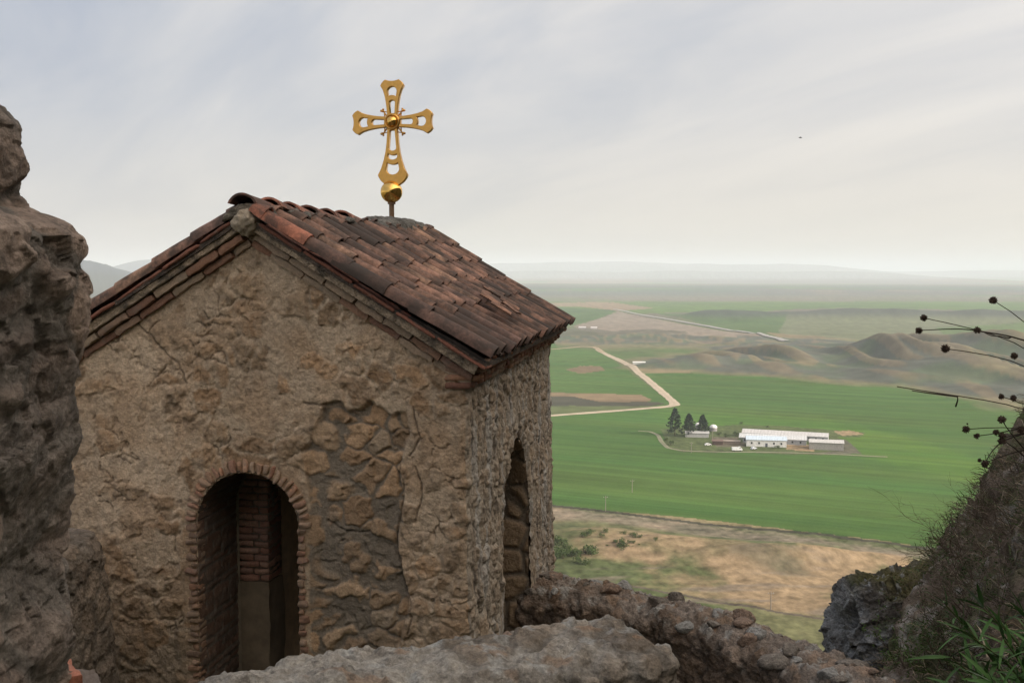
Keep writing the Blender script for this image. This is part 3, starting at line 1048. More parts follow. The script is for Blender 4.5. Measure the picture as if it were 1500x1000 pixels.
    C = lerp(C, np.array((0.08, 0.065, 0.05)), np.clip(crk, 0, 1) * 0.5)
    c_sd = lerp(np.broadcast_to(np.array((0.40, 0.34, 0.27)), st.shape), st * 0.85, big * 0.35)
    c_sd = lerp(c_sd, np.array((0.44, 0.42, 0.39)), sst(0.0, 0.4, fbm(v3(U * 3, V * 5, Z * 1.2), 4, 71)) * 0.8)
    c_sd = lerp(c_sd, np.array((0.11, 0.095, 0.08)), sst(0.05, 0.4, -streak) * 0.75)
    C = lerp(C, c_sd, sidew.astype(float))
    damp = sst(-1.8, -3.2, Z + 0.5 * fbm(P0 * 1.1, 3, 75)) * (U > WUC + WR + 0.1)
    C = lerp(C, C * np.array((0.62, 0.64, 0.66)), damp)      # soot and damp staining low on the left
    keep = (dF > 0) & (dS > 0)
    kf = keep[:-1, :-1] | keep[1:, 1:] | keep[1:, :-1] | keep[:-1, 1:]
    a = Acc()
    kf = np.concatenate([kf, np.ones((kf.shape[0], 1), bool)], 1)
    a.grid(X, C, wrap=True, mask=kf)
    a.build("wall", M_wall, chapel)


build_chapel_walls()


def tunnel(name, side, ac, r, zs, zb, ky, depth, mat, colf, brick):
    """reveal of an opening, from the wall face inwards"""
    n = 220
    zz = np.linspace(zb, zs, 90)[:-1]
    th = np.linspace(0, math.pi, n)
    a_ = np.concatenate([np.full(len(zz), ac - r), ac - r * np.cos(th), np.full(len(zz), ac + r)])
    z_ = np.concatenate([zz, zs + ky * r * np.sin(th), zz[::-1]])
    na = np.concatenate([np.full(len(zz), 1.0), np.cos(th), np.full(len(zz), -1.0)])
    nz = np.concatenate([0 * zz, -np.sin(th), 0 * zz])
    dp = np.linspace(-0.005, depth, 90)
    A, D = np.meshgrid(a_, dp)
    Z, _ = np.meshgrid(z_, dp)
    P = v3(A, D, Z)
    d = 0.012 * fbm(P * 6, 4, 3) + 0.005 * fbm(P * 25, 3, 4)
    arc = np.concatenate([zz - zb, zs - zb + r * th, (zs - zb + r * math.pi) + (zz - zb)])
    S, _ = np.meshgrid(arc, dp)
    if brick:
        row = np.floor(S / 0.058)
        col = np.floor(D / 0.24 + 0.5 * (row % 2))
        jr = np.abs((S / 0.058) % 1 - 0.5) > 0.40
        jc = np.abs((D / 0.24 + 0.5 * (row % 2)) % 1 - 0.5) > 0.46
        j = (jr | jc).astype(float)
        h = (hsh(row.astype(int), col.astype(int), 0 * row.astype(int), 9) & 1023) / 1023
        d = d - 0.008 * j + 0.006 * h
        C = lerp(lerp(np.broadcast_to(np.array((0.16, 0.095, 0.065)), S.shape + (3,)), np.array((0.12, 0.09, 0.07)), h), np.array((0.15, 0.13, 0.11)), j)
    else:
        f1, f2, cid = worley(P / 0.24, 8)
        d = d + 0.03 * sst(0.05, 0.3, f2 - f1)
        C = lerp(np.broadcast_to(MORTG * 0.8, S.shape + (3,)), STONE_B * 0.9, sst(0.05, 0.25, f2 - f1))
    NA, _ = np.meshgrid(na, dp)
    NZ, _ = np.meshgrid(nz, dp)
    A2, Z2 = A + NA * d, Z + NZ * d
    X = CH(A2, D, Z2) if side == 'front' else CH(D, A2, Z2)
    acc = Acc()
    acc.grid(X, C, flip=(side == 'front'))
    return acc.build(name, mat, chapel)


T_F, T_S = 0.62, 0.60
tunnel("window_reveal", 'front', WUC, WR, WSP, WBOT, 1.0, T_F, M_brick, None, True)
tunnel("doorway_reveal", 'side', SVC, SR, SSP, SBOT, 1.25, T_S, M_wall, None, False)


def interior():
    u0, u1, v0, v1, zt = T_S, W - 0.42, T_F, LN - 0.5, -0.55
    acc = Acc()
    pc = np.array((0.24, 0.20, 0.145))

    def pane(f, hole=None):
        A, B = np.meshgrid(np.linspace(0, 1, 90), np.linspace(0, 1, 90))
        U, V, Z = f(A, B)
        U, V, Z = np.broadcast_arrays(U, V, Z)
        P = v3(U, V, Z)
        n = fbm(P * 2.5, 4, 91)
        m = None
        if hole is not None:
            k = hole(U, V, Z) > 0
            m = k[:-1, :-1] | k[1:, 1:] | k[1:, :-1] | k[:-1, 1:]
        acc.grid(CH(U + 0.008 * n, V + 0.008 * n, Z + 0.008 * n), pc * (1 + 0.3 * n)[..., None], mask=m)
    pane(lambda a, b: (u1, v0 + (v1 - v0) * a, ZB + (zt - ZB) * b))
    pane(lambda a, b: (u0 + (u1 - u0) * a, v1, ZB + (zt - ZB) * b))
    pane(lambda a, b: (u0 + (u1 - u0) * a, v0 + (v1 - v0) * b, zt))
    pane(lambda a, b: (u0 + (u1 - u0) * a, v0 + (v1 - v0) * b, ZB + 0.02))
    pane(lambda a, b: (u0, v0 + (v1 - v0) * a, ZB + (zt - ZB) * b), lambda U, V, Z: arch_d(V, Z, SVC, SR, SSP, SBOT, 1.25))
    pane(lambda a, b: (u0 + (u1 - u0) * a, v0, ZB + (zt - ZB) * b), lambda U, V, Z: arch_d(U, Z, WUC, WR, WSP, WBOT))
    acc.build("interior_plaster", M_plaster, chapel)
    # brick pier standing just inside the window
    pa = Acc()
    x0, x1 = 358, 394
    dv = T_F + 0.03

    def uu(px_):
        k = ray(px_, 800)[0] / ray(px_, 800)[1]
        return ((C0[0] + SV[0] * dv) - k * (C0[1] + SV[1] * dv)) / (k * GV[1] - GV[0])
    ua, ub = uu(x1), uu(x0)
    zc = at(376, 850, C0[1] + dv + 0.3)[2]
    z = zc
    i = 0
    while z < WTOP + 0.12:
        nb = 2
        off = 0.5 if i % 2 else 0.0
        hgt = 0.052
        edges = [ua + random.uniform(-0.006, 0.006), (ua + (ub - ua) * (0.62 if i % 2 else 0.38)), ub + 0.05]
        for a_, b_ in zip(edges[:-1], edges[1:]):
            c = random.choice([(0.34, 0.18, 0.13), (0.40, 0.24, 0.18), (0.30, 0.18, 0.14)])
            pa.rough_box(CH((a_ + b_) / 2, dv + 0.12 + random.uniform(-0.006, 0.006), z + hgt / 2), (AXU, AXV, AXZ), (b_ - a_ - 0.008, 0.26, hgt - 0.009), np.array(c), 0.005, 4, seed=i)
        z += hgt
        i += 1
    pa.box(CH((ua + ub) / 2 + 0.02, dv + 0.13, (zc + z) / 2), (AXU, AXV, AXZ), (ub - ua + 0.03, 0.235, z - zc), np.array((0.23, 0.19, 0.15)))
    pa.build("brick_pier", M_brick, chapel)
    pd = Acc()
    pd.rough_box(CH((ua + ub) / 2 + 0.03, dv + 0.62, (WTOP + 0.1 + ZB) / 2), (AXU, AXV, AXZ), (ub - ua + 0.04, 0.85, WTOP + 0.1 - ZB), np.array((0.55, 0.43, 0.30)), 0.008, 12, 0.01, 5)
    pd.build("pier_plaster", M_plaster, chapel)
    pb = Acc()
    pb.rough_box(CH((ua + ub) / 2 + 0.02, dv + 0.125, (zc + ZB) / 2), (AXU, AXV, AXZ), (ub - ua + 0.05, 0.27, zc - ZB), np.array((0.21, 0.165, 0.115)), 0.01, 10, 0.03, 5)
    pb.build("pier_base", M_plaster, chapel)


interior()


def brick_col():
    b = random.choice([(0.42, 0.20, 0.12), (0.34, 0.155, 0.10), (0.46, 0.25, 0.155), (0.30, 0.15, 0.105), (0.40, 0.26, 0.18)])
    return np.array(b) * random.uniform(0.85, 1.12)


def window_surround():
    a = Acc()
    n = 27
    L0 = 0.088
    for i in range(n):
        th = math.pi * (i + 0.5) / n
        r = WR + L0 / 2 + random.uniform(-0.006, 0.006)
        u, z = WUC + r * math.cos(th), WSP + r * math.sin(th)
        er = AXU * math.cos(th) + AXZ * math.sin(th)
        et = -AXU * math.sin(th) + AXZ * math.cos(th)
        w = math.pi * WR / n
        a.rough_box(CH(u, 0.048 - random.uniform(0, 0.012), z), (er, AXV, et), (L0 * random.uniform(0.75, 1.15), 0.12, w * random.uniform(0.62, 0.9)), lerp(brick_col(), MORT * 0.75, 0.15 + random.random() * 0.5), 0.008, 5, 0.16, seed=i)
    for sgn in (-1, 1):
        z = WSP - 0.005
        i = 0
        while z > WBOT:
            h = random.uniform(0.044, 0.056)
            l = (0.060 if i % 2 else 0.085) * random.uniform(0.8, 1.15) * (1.0 if sgn > 0 else 0.8)
            a.rough_box(CH(WUC + sgn * (WR + l / 2 - 0.004), 0.050 - random.uniform(0, 0.012), z - h / 2), (AXU, AXV, AXZ), (l, 0.12, h - random.uniform(0.007, 0.016)), lerp(brick_col(), MORT * 0.6, 0.25 + random.random() * 0.55) * 0.85, 0.008, 5, 0.16, seed=i + 50)
            z -= h
            i += 1
    a.build("brick_window_surround", M_brick, chapel)


window_surround()

# cornices
SL = math.atan2(ZA - ZE, W / 2)


def cornice():
    a = Acc()
    m = Acc()
    for sgn in (1, -1):       # 1: right slope, -1: left slope
        for vf in (0, 1):
            m = Acc()
            ex = -0.10
            u_e = ex if sgn > 0 else W - ex
            z_e = ZE - abs(ex) * math.tan(SL)
            d = np.array((math.cos(SL) * (1 if sgn > 0 else -1), math.sin(SL)))
            perp = np.array((-d[1], d[0])) if sgn > 0 else np.array((d[1], -d[0]))
            perp = perp if perp[1] > 0 else -perp
            ln = (W / 2 + 0.10) / math.cos(SL)
            axd = AXU * d[0] + AXZ * d[1]
            axp = AXU * perp[0] + AXZ * perp[1]
            for k, (o, th, pr) in enumerate(((0.0, 0.048, 0.035), (0.052, 0.050, 0.075))):
                if sgn > 0:
                    pr *= 0.75
                t = 0.085
                while t < ln - 0.02:
                    l = random.uniform(0.22, 0.30)
                    l = min(l, ln - t + 0.01)
                    pd = pr + random.uniform(-0.008, 0.008)
                    cm = (t + l / 2)
                    u = u_e + d[0] * cm + perp[0] * (o + th / 2)
                    z = z_e + d[1] * cm + perp[1] * (o + th / 2) + random.uniform(-0.004, 0.004)
                    vv = (0.06 - pd / 2) if vf == 0 else (LN - 0.06 + pd / 2)
                    c = lerp(brick_col(), np.array((0.27, 0.19, 0.14)), 0.45) * 0.8
                    if random.random() < (0.35 if sgn < 0 else 0.7):
                        c = lerp(c, MORT * 0.75, 0.8)
                    a.rough_box(CH(u, vv, z), (axd, AXV, axp), (l - 0.005, 0.12 + pd, th - 0.003), c, 0.006, 6, 0.07, seed=k * 31 + int(t * 9))
                    t += l
            # mortar bed
            o, th, pr = 0.105, 0.066, 0.095
            t = np.linspace(0.09, ln + 0.03, 150)
            q = np.linspace(0, 1, 14)
            T, Qm = np.meshgrid(t, q)
            # profile: under, face, top
            pf = np.where(Qm < 0.2, Qm / 0.2, 1.0) * (pr + 0.06) - 0.06
            hf = np.clip((Qm - 0.2) / 0.75, 0, 1) * th
            uu_ = u_e + d[0] * T + perp[0] * (o + hf)
            zz_ = z_e + d[1] * T + perp[1] * (o + hf)
            vv_ = -pf if vf == 0 else LN + pf
            P = v3(uu_, vv_, zz_)
            nz_ = 0.010 * fbm(P * 5, 4, 5) + 0.006 * fbm(P * 22, 4, 6)
            P = CH(uu_, vv_ - nz_ * (1 if vf == 0 else -1), zz_ + nz_ * 0.6)
            m.grid(P, (MORT * 0.85) * (1 + 0.25 * fbm(v3(uu_, vv_, zz_) * 4, 3, 8))[..., None], flip=((sgn > 0) == (vf == 0)))
            m.build("mortar_band", M_mortar, chapel)
            # thin tile course closing the verge
            t0 = 0.03
            while t0 < ln - 0.02:
                l = min(random.uniform(0.30, 0.42), ln - t0)
                pd = 0.125 + random.uniform(-0.012, 0.012)
                cm = t0 + l / 2
                u = u_e + d[0] * cm + perp[0] * 0.181
                z = z_e + d[1] * cm + perp[1] * 0.181 + random.uniform(-0.004, 0.004)
                vv = (0.06 - pd / 2) if vf == 0 else (LN - 0.06 + pd / 2)
                a.rough_box(CH(u, vv, z), (axd, AXV, axp), (l - 0.004, 0.12 + pd, 0.024), np.array((0.22, 0.095, 0.065)) * random.uniform(0.7, 1.2), 0.004, 5, 0.1, seed=int(t0 * 40) + 3)
                t0 += l
    # eaves courses on the long sides
    for sgn in (1, -1):
        for k, (o, th, pr) in enumerate(((-0.03, 0.05, 0.04), (0.022, 0.05, 0.085), (0.074, 0.05, 0.12), (0.126, 0.05, 0.15))):
            t = -0.04
            while t < LN + 0.0:
                l = random.uniform(0.20, 0.28) if k % 2 == 0 else random.uniform(0.11, 0.15)
                pd = pr + random.uniform(-0.01, 0.01)
                uu_ = (0.08 - pd / 2 - 0.02) if sgn > 0 else W - (0.08 - pd / 2 - 0.02)
                c = brick_col() * 0.75
                if random.random() < 0.35 and t > 0.3:
                    c = lerp(c, MORT * 0.7, 0.7)
                a.rough_box(CH(uu_, t + l / 2, ZE + o + th / 2), (AXV, AXU, AXZ), (l - 0.010, 0.14 + pd, th - 0.006), c, 0.006, 5, 0.14, seed=k * 7 + int(t * 11))
                t += l
    a.build("brick_cornice", M_brick, chapel)


cornice()

# roof
EU = 0.19
V_NEAR, V_FAR = -0.14, LN + 0.14
Z_EAVE = ZE + RISE - EU * math.tan(SL) + 0.005
Z_RIDGE = ZA + RISE - 0.045


def ridge_z(v):
    return Z_RIDGE + 0.075 * np.clip(np.asarray(v) / LN, 0, 1) - 0.02 * np.sin(np.clip(np.asarray(v) / LN, 0, 1) * math.pi)


def roof_pt(t, v, sgn):
    """t 0 ridge .. 1 eave"""
    u = W / 2 - sgn * (W / 2 + EU) * t
    sag = -0.025 * np.sin(t * math.pi) * (0.6 + 0.4 * np.sin(v * 2.1))
    return CH(u, v, ridge_z(v) * (1 - t) + Z_EAVE * t + sag)


def tile_mesh(a, p0, p1, nrm, side, r0, r1, col, inv=False, arc=1.75, n=9, th=0.014, bend=0.0, seed=0):
    """half-round clay tile from p0 (upper end) to p1 (lower end)"""
    m = 6
    A = np.linspace(-arc, arc, n)
    rows_o, rows_i, cols = [], [], []
    for k in range(m):
        f = k / (m - 1)
        c = p0 + (p1 - p0) * f + nrm * bend * math.sin(f * math.pi)
        r = r0 + (r1 - r0) * f
        sg = -1 if inv else 1
        for lst, rr in ((rows_o, r), (rows_i, r - th)):
            lst.append(c + (np.sin(A)[:, None] * side * rr + sg * (np.cos(A)[:, None]) * nrm * rr * 0.92))
    O, I = np.array(rows_o), np.array(rows_i)
    jit = 0.0035 * np.stack([noise(O * 25 + seed, 1), noise(O * 25 + seed, 2), noise(O * 25 + seed, 3)], -1)
    O, I = O + jit, I + jit
    tone = 1 + 0.35 * fbm(O * 9 + seed, 3, 5)
    f = np.linspace(0, 1, m)[:, None]
    C = np.asarray(col) * tone[..., None]
    a.grid(O, C, flip=inv)
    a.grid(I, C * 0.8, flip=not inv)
    # rims
    for k in (0, m - 1):
        a.grid(np.stack([O[k], I[k]]), np.stack([C[k], C[k]]))
    for k in (0, n - 1):
        a.grid(np.stack([O[:, k], I[:, k]]), np.stack([C[:, k], C[:, k]]))


def tile_colour():
    x = random.random()
    if x < 0.50:
        c = np.array((0.34, 0.19, 0.135))
    elif x < 0.78:
        c = np.array((0.235, 0.14, 0.11))
    elif x < 0.9:
        c = np.array((0.42, 0.25, 0.17))
    else:
        c = np.array((0.09, 0.06, 0.048))
    return c * random.uniform(0.75, 1.15)


roof_parent = None


def build_roof():
    global roof_parent
    # bed under the tiles
    a = Acc()
    for sgn in (1, -1):
        T, V = np.meshgrid(np.linspace(0, 0.985, 60), np.linspace(V_NEAR + 0.03, V_FAR - 0.03, 160))
        P = roof_pt(T, V, sgn)
        P[..., 2] += 0.004 + 0.006 * fbm(P * 5, 3, 3)
        a.grid(P, np.array((0.10, 0.075, 0.06)) * (1 + 0.4 * fbm(P * 6, 3, 4))[..., None], flip=(sgn > 0))
        P2 = roof_pt(T, V, sgn)
        P2[..., 2] -= 0.03
        a.grid(P2, (0.15, 0.12, 0.1), flip=(sgn < 0))
        P3 = np.stack([P[:, -1], P2[:, -1]])
        a.grid(P3, (0.12, 0.09, 0.07))
        for j in (0, -1):
            a.grid(np.stack([P[j], P2[j]]), (0.13, 0.1, 0.08))
    roof_parent = a.build("roof", M_mortar, chapel)
    t_ = Acc()
    pitch = 0.285
    ncol = int((V_FAR - V_NEAR) / pitch)
    nrow = 6
    for sgn in (1, -1):
        slope = roof_pt(1.0, 1.0, sgn) - roof_pt(0.0, 1.0, sgn)
        slen = np.linalg.norm(slope)
        dn = slope / slen
        nrm = np.cross(AXV, dn)
        nrm = nrm if nrm[2] > 0 else -nrm
        for c in range(ncol + 1):
            v = V_NEAR + (0.075 if sgn > 0 else 0.15) + c * (V_FAR - V_NEAR - 0.15) / ncol + random.uniform(-0.012, 0.012)
            drift = random.uniform(-0.03, 0.03)
            stag = random.uniform(-0.03, 0.03)
            for r in range(nrow, -1, -1):
                t1 = (r + 1) / (nrow + 0.0) * 0.985 - 0.10 + random.uniform(-0.010, 0.010) + (0.115 if r == nrow - 1 else stag)
                if r == nrow:
                    continue
                t0 = max(0.012, t1 - (1 / nrow) - (0.045 if r < nrow - 1 else 0.16))
                vv0 = v + drift * (1 - t0) + random.uniform(-0.008, 0.008)
                vv1 = v + drift * (1 - t1) + random.uniform(-0.012, 0.012)
                p0 = roof_pt(t0, vv0, sgn) + nrm * (0.056 + random.uniform(-0.004, 0.004))
                p1 = roof_pt(t1, vv1, sgn) + nrm * (0.066 + random.uniform(-0.004, 0.008))
                col = tile_colour()
                if c == 0 and sgn > 0:
                    col = np.array((0.48, 0.19, 0.12)) if r < 2 else col
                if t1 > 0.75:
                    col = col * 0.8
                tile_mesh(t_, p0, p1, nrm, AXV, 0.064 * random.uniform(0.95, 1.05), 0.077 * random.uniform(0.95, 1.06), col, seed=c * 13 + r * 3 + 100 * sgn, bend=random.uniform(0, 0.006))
            # channel tiles between the covers
            if c < ncol:
                for r in range(nrow):
                    t1 = (r + 1) / nrow * 0.985 + random.uniform(-0.01, 0.01)
                    t0 = max(0.0, t1 - 1 / nrow - 0.04)
                    vm = v + 0.142
                    p0 = roof_pt(t0, vm, sgn) + nrm * 0.072
                    p1 = roof_pt(t1, vm, sgn) + nrm * 0.078
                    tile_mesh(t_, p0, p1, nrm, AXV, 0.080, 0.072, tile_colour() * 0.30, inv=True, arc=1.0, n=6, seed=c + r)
        # broken pieces lying on the slope
        if sgn > 0:
            for k in range(9):
                t, v = random.uniform(0.72, 0.86), random.uniform(1.2, 1.9)
                p = roof_pt(t, v, sgn) + nrm * 0.15
                ang = random.uniform(-0.5, 0.5)
                d2 = dn * math.cos(ang) + AXV * math.sin(ang)
                s2 = np.cross(nrm, d2)
                tile_mesh(t_, p - d2 * 0.09, p + d2 * 0.09, nrm, s2, 0.075, 0.07, np.array((0.40, 0.22, 0.15)) * random.uniform(0.7, 1.1), arc=random.uniform(0.4, 0.8), n=5, seed=k)
    t_.build("roof_tiles", M_tile, roof_parent)
    # ridge: clay caps at the near end, mortar lumps towards the far end
    m = Acc()
    V, A = np.meshgrid(np.linspace(V_NEAR + 0.02, V_FAR, 260), np.linspace(-1.9, 1.9, 34), indexing='ij')
    rr = 0.118 + 0.02 * fbm(v3(V * 2, A, 0), 3, 7) + 0.03 * sst(2.0, 2.8, V) * sst(V_FAR + 0.05, V_FAR - 0.9, V)
    base = CH(W / 2 - rr * np.sin(A) * 1.15, V, ridge_z(V) - 0.025 + 0.035 * sst(2.3, 3.0, V) * sst(V_FAR, V_FAR - 0.5, V) + rr * np.cos(A) * 0.80)
    base = base + 0.028 * np.stack([fbm(base * 7, 4, 1), fbm(base * 7, 4, 2), fbm(base * 7, 4, 3)], -1)
    base = base + 0.012 * np.stack([fbm(base * 24, 3, 4), fbm(base * 24, 3, 5), fbm(base * 24, 3, 6)], -1)
    m.grid(base, np.array((0.20, 0.19, 0.17)) * (1 + 0.5 * fbm(base * 8, 4, 9))[..., None], flip=True)
    e = base[0]
    m.add(np.vstack([e, e.mean(0)]), [(i, i + 1, len(e), len(e)) for i in range(len(e) - 1)], (0.22, 0.19, 0.15))
    for k in range(26):
        v = random.uniform(0.2, V_FAR - 0.1)
        s_ = random.choice((-1, 1))
        m.ball(CH(W / 2 - s_ * random.uniform(0.06, 0.16), v, ridge_z(v) + random.uniform(0.02, 0.07)), random.uniform(0.03, 0.055), 10, 8, np.array((0.19, 0.18, 0.16)), 0.5, k, 2.2, 0.6)
    # knob of mortar at the gable peak
    kn = Acc()
    kn.ball(CH(W / 2, -0.07, Z_RIDGE - 0.03), 0.095, 40, 26, np.array((0.40, 0.33, 0.25)), 0.35, 4, 2.0, 1.0)
    kn.build("peak_mortar", M_wall, roof_parent)
    m.build("ridge_mortar", M_mortar, roof_parent)
    rt = Acc()
    v = V_NEAR + 0.015
    for k in range(6):
        l = 0.38
        z0 = ridge_z(v) + 0.030 + random.uniform(-0.006, 0.006) - (0.01 if k else 0)
        p1 = CH(W / 2 + random.uniform(-0.01, 0.01), v, z0 + (0.026 if k else 0.018))
        p0 = CH(W / 2 + random.uniform(-0.01, 0.01), v + l + 0.06, z0 - 0.004)
        col = np.array((0.45, 0.20, 0.135)) * random.uniform(0.75, 1.1)
        tile_mesh(rt, p0, p1, AXZ, AXU, 0.088, 0.108, col, arc=1.25, n=13, th=0.016, seed=k * 3)
        v += l
    rt.build("ridge_tiles", M_tile, roof_parent)


build_roof()


# ------------------------------------------------------------------ cross
def build_cross():
    vc = 3.45
    base = CH(W / 2, vc, ridge_z(vc) + 0.08)
    Yc = base[1]
    ctr = at(575.5, 179, Yc)
    S = 1 / 5.0 * Yc / 1458.33
    root = thing("golden_cross", base, "gilded openwork cross with flared arms on a ball above the roof ridge", "cross")
    ex = AXU * -1
    cd = bpy.data.curves.new("cross_outline", 'CURVE')
    cd.dimensions = '2D'
    cd.fill_mode = 'BOTH'
    cd.extrude = 0.026
    cd.bevel_depth = 0.004
    cd.bevel_resolution = 1

    def arc_pts(p0, p1, sag, n=8):
        p0, p1 = np.array(p0, float), np.array(p1, float)
        d = p1 - p0
        nn = np.array((-d[1], d[0])) / (np.linalg.norm(d) + 1e-9)
        return [tuple(p0 + d * t + nn * sag * 4 * t * (1 - t)) for t in np.linspace(0, 1, n)]

    def spline(pts):
        sp = cd.splines.new('POLY')
        sp.points.add(len(pts) - 1)
        for p, q in zip(sp.points, pts):
            p.co = (q[0] * S, q[1] * S, 0, 1)
        sp.use_cyclic_u = True
    short = [(33, 33)] + [(36, 60), (39, 100), (45, 145), (54, 190), (66, 228), (84, 257)] + arc_pts((84, 257), (50, 297), -5, 4)[1:] + arc_pts((50, 297), (-50, 297), 10, 8)[1:]
    short += arc_pts((-50, 297), (-84, 257), -5, 4)[1:] + [(-66, 228), (-54, 190), (-45, 145), (-39, 100), (-36, 60)]
    longa = [(33, 33), (36, 80), (41, 150), (50, 215), (64, 275), (84, 335), (108, 380)] + arc_pts((108, 380), (50, 446), -9, 6)[1:] + [(34, 458), (-34, 458)] + arc_pts((-50, 446), (-108, 380), -9, 6)
    longa += [(-84, 335), (-64, 275), (-50, 215), (-41, 150), (-36, 80)]

    def rot(pts, k):
        c, s = [(1, 0), (0, -1), (-1, 0), (0, 1)][k]
        return [(x * c - y * s, x * s + y * c) for x, y in pts]
    # arms in order going clockwise from the top: up, right, down, left
    out = []
    # walk outline counter-clockwise: top arm runs right->left
    out += short
    out += rot(short, 3)
    out += rot(longa, 2)
    out += rot(short, 1)
    spline(out)

    def stadium(y0, y1, w0, w1, round0, round1):
        pts = []
        for t in np.linspace(0, math.pi, 9):
            pts.append((w1 * math.cos(t), y1 + (math.sin(t) * w1 * round1)))
        for t in np.linspace(math.pi, 2 * math.pi, 9):
            pts.append((w0 * math.cos(t), y0 + math.sin(t) * w0 * round0))
        return pts
    for k in (0, 1, 3):
        spline(rot(stadium(60, 136, 20, 24, 0.1, 0.85), k))
        spline(rot(stadium(172, 218, 30, 38, -0.5, 0.95), k))
    spline(rot(stadium(60, 186, 20, 31, 0.1, 0.75), 2))
    spline(rot(stadium(218, 246, 33, 39, -0.55, 0.7), 2))
    spline(rot(stadium(282, 336, 42, 52, -0.5, 0.85), 2))
    oc = bpy.data.objects.new("cross_outline", cd)
    COL.objects.link(oc)
    bpy.context.view_layer.update()
    me = bpy.data.meshes.new_from_object(oc.evaluated_get(bpy.context.evaluated_depsgraph_get()))
    bpy.data.objects.remove(oc)
    # place the plate upright facing the gable side
    from mathutils import Matrix
    M = Matrix(((ex[0], 0, SV[0], ctr[0] - base[0]), (ex[1], 0, SV[1], ctr[1] - base[1]), (0, 1, 0, ctr[2] - base[2]), (0, 0, 0, 1)))
    me.transform(M)
    me.materials.clear()
    me.materials.append(M_gold)
    me.name = "cross_plate"
    pl = bpy.data.objects.new("cross_plate", me)
    COL.objects.link(pl)
    pl.parent = root

    def cp(x, y, f=0.0):   # cross-plane point, f forward
        return ctr + ex * x * S + AXZ * y * S - AXV * f
    a = Acc()
    for (r, f, tr) in ((50, 0.035, 8),):
        th = np.linspace(0, 2 * math.pi, 33)
        a.tube([cp(r * math.cos(t), r * math.sin(t), f) for t in th], tr * S, 8)
    a.grid(np.array([[cp(rr * math.cos(t), rr * math.sin(t), 0.03) for t in np.linspace(0, 2 * math.pi, 33)] for rr in (0.1, 30, 56)]), (0.5, 0.5, 0.5), flip=False)
    a.grid(np.array([[cp(56 * math.cos(t), 56 * math.sin(t), f) for t in np.linspace(0, 2 * math.pi, 33)] for f in (-0.03, 0.03)]), (0.5, 0.5, 0.5))
    a.build("boss_ring", M_gold, root)
    b = Acc()
    b.ball(cp(0, 0, 0.03), 42 * S, 28, 18)
    b.build("boss", M_gold_ball, root)
    for sx in (-1, 1):
        for sy in (-1, 1):
            k = Acc()
            k.tube([cp(sx * 40, sy * 40), cp(sx * 62, sy * 66)], 6 * S, 6)
            k.ball(cp(sx * 74, sy * 80), 10 * S, 10, 8)
            k.ball(cp(sx * 86, sy * 82), 9 * S, 10, 8)
            k.ball(cp(sx * 72, sy * 92), 8 * S, 10, 8)
            k.tube([cp(sx * 60, sy * 36), cp(sx * 64, sy * 76)], 5 * S, 6)
            k.tube([cp(sx * 36, sy * 72), cp(sx * 76, sy * 78)], 4 * S, 6)
            k.build("corner_ornament", M_gold_dull, root)
    g = Acc()
    bc = at(573.5, 281, Yc)
    g.ball(bc, 16 * Yc / 1458.33, 36, 24)
    g.build("ball", M_gold_ball, root)
    p = Acc()
    p.tube([(bc[0], bc[1], base[2] - 0.14), (bc[0], bc[1], bc[2] - 0.05)], 0.026, 12)
    p.tube([(bc[0], bc[1], bc[2] - 0.125), (bc[0], bc[1], bc[2] - 0.10)], 0.04, 12, cap=True)
    p.build("pole", M_iron, root)


build_cross()


# ------------------------------------------------------------------ rubble walls and rocks
def stone_disp(P, size, seed, flat=1.2, amp=0.05, ruin=0.02):
    warp = np.stack([noise(P * 2.4 / size * 0.2, seed + 1), noise(P * 2.4 / size * 0.2, seed + 2), noise(P * 2.4 / size * 0.2, seed + 3)], -1)
    warp2 = np.stack([noise(P * 2.2 / size, seed + 4), noise(P * 2.2 / size, seed + 5), noise(P * 2.2 / size, seed + 6)], -1)
    Q = (P + 0.35 * size * warp + 0.10 * size * warp2) / np.array((size, size, size / flat))
    f1, f2, cid = worley(Q, seed)
    e = f2 - f1
    s = sst(0.03, 0.32, e)
    h = rnd_of(cid, 2)
    w3 = np.stack([noise(P * 9 / size * 0.2, seed + 21), noise(P * 9 / size * 0.2, seed + 22), noise(P * 9 / size * 0.2, seed + 23)], -1)
    fa, ea = facet((P + 0.12 * size * w3) / (size * 0.62), seed + 31)
    fb, eb = facet((P + 0.08 * size * w3) / (size * 0.24), seed + 33)
    d = amp * s * (0.25 + 0.75 * h) + amp * 0.55 * fa + amp * 0.30 * fb + ruin * fbm(P * 1.5 / size * 0.6, 4, seed + 9, 0.6) + 0.10 * amp * fbm(P * 7 / size, 4, seed + 12, 0.65)
    return d, e, cid


def masonry_colour(P, e, cid, tones, mort, seed, lichen=None, lich=0.0):
    a, b = np.array(tones[0]), np.array(tones[1])
    st = lerp(np.broadcast_to(a, P.shape), b, rnd_of(cid, 1)) * (0.7 + 0.6 * rnd_of(cid, 3))[..., None]
    C = lerp(np.broadcast_to(np.array(mort), P.shape), st, sst(0.06, 0.22, e))
    C = C * (1 + 0.3 * fbm(P * 7, 4, seed + 3))[..., None]
    return C


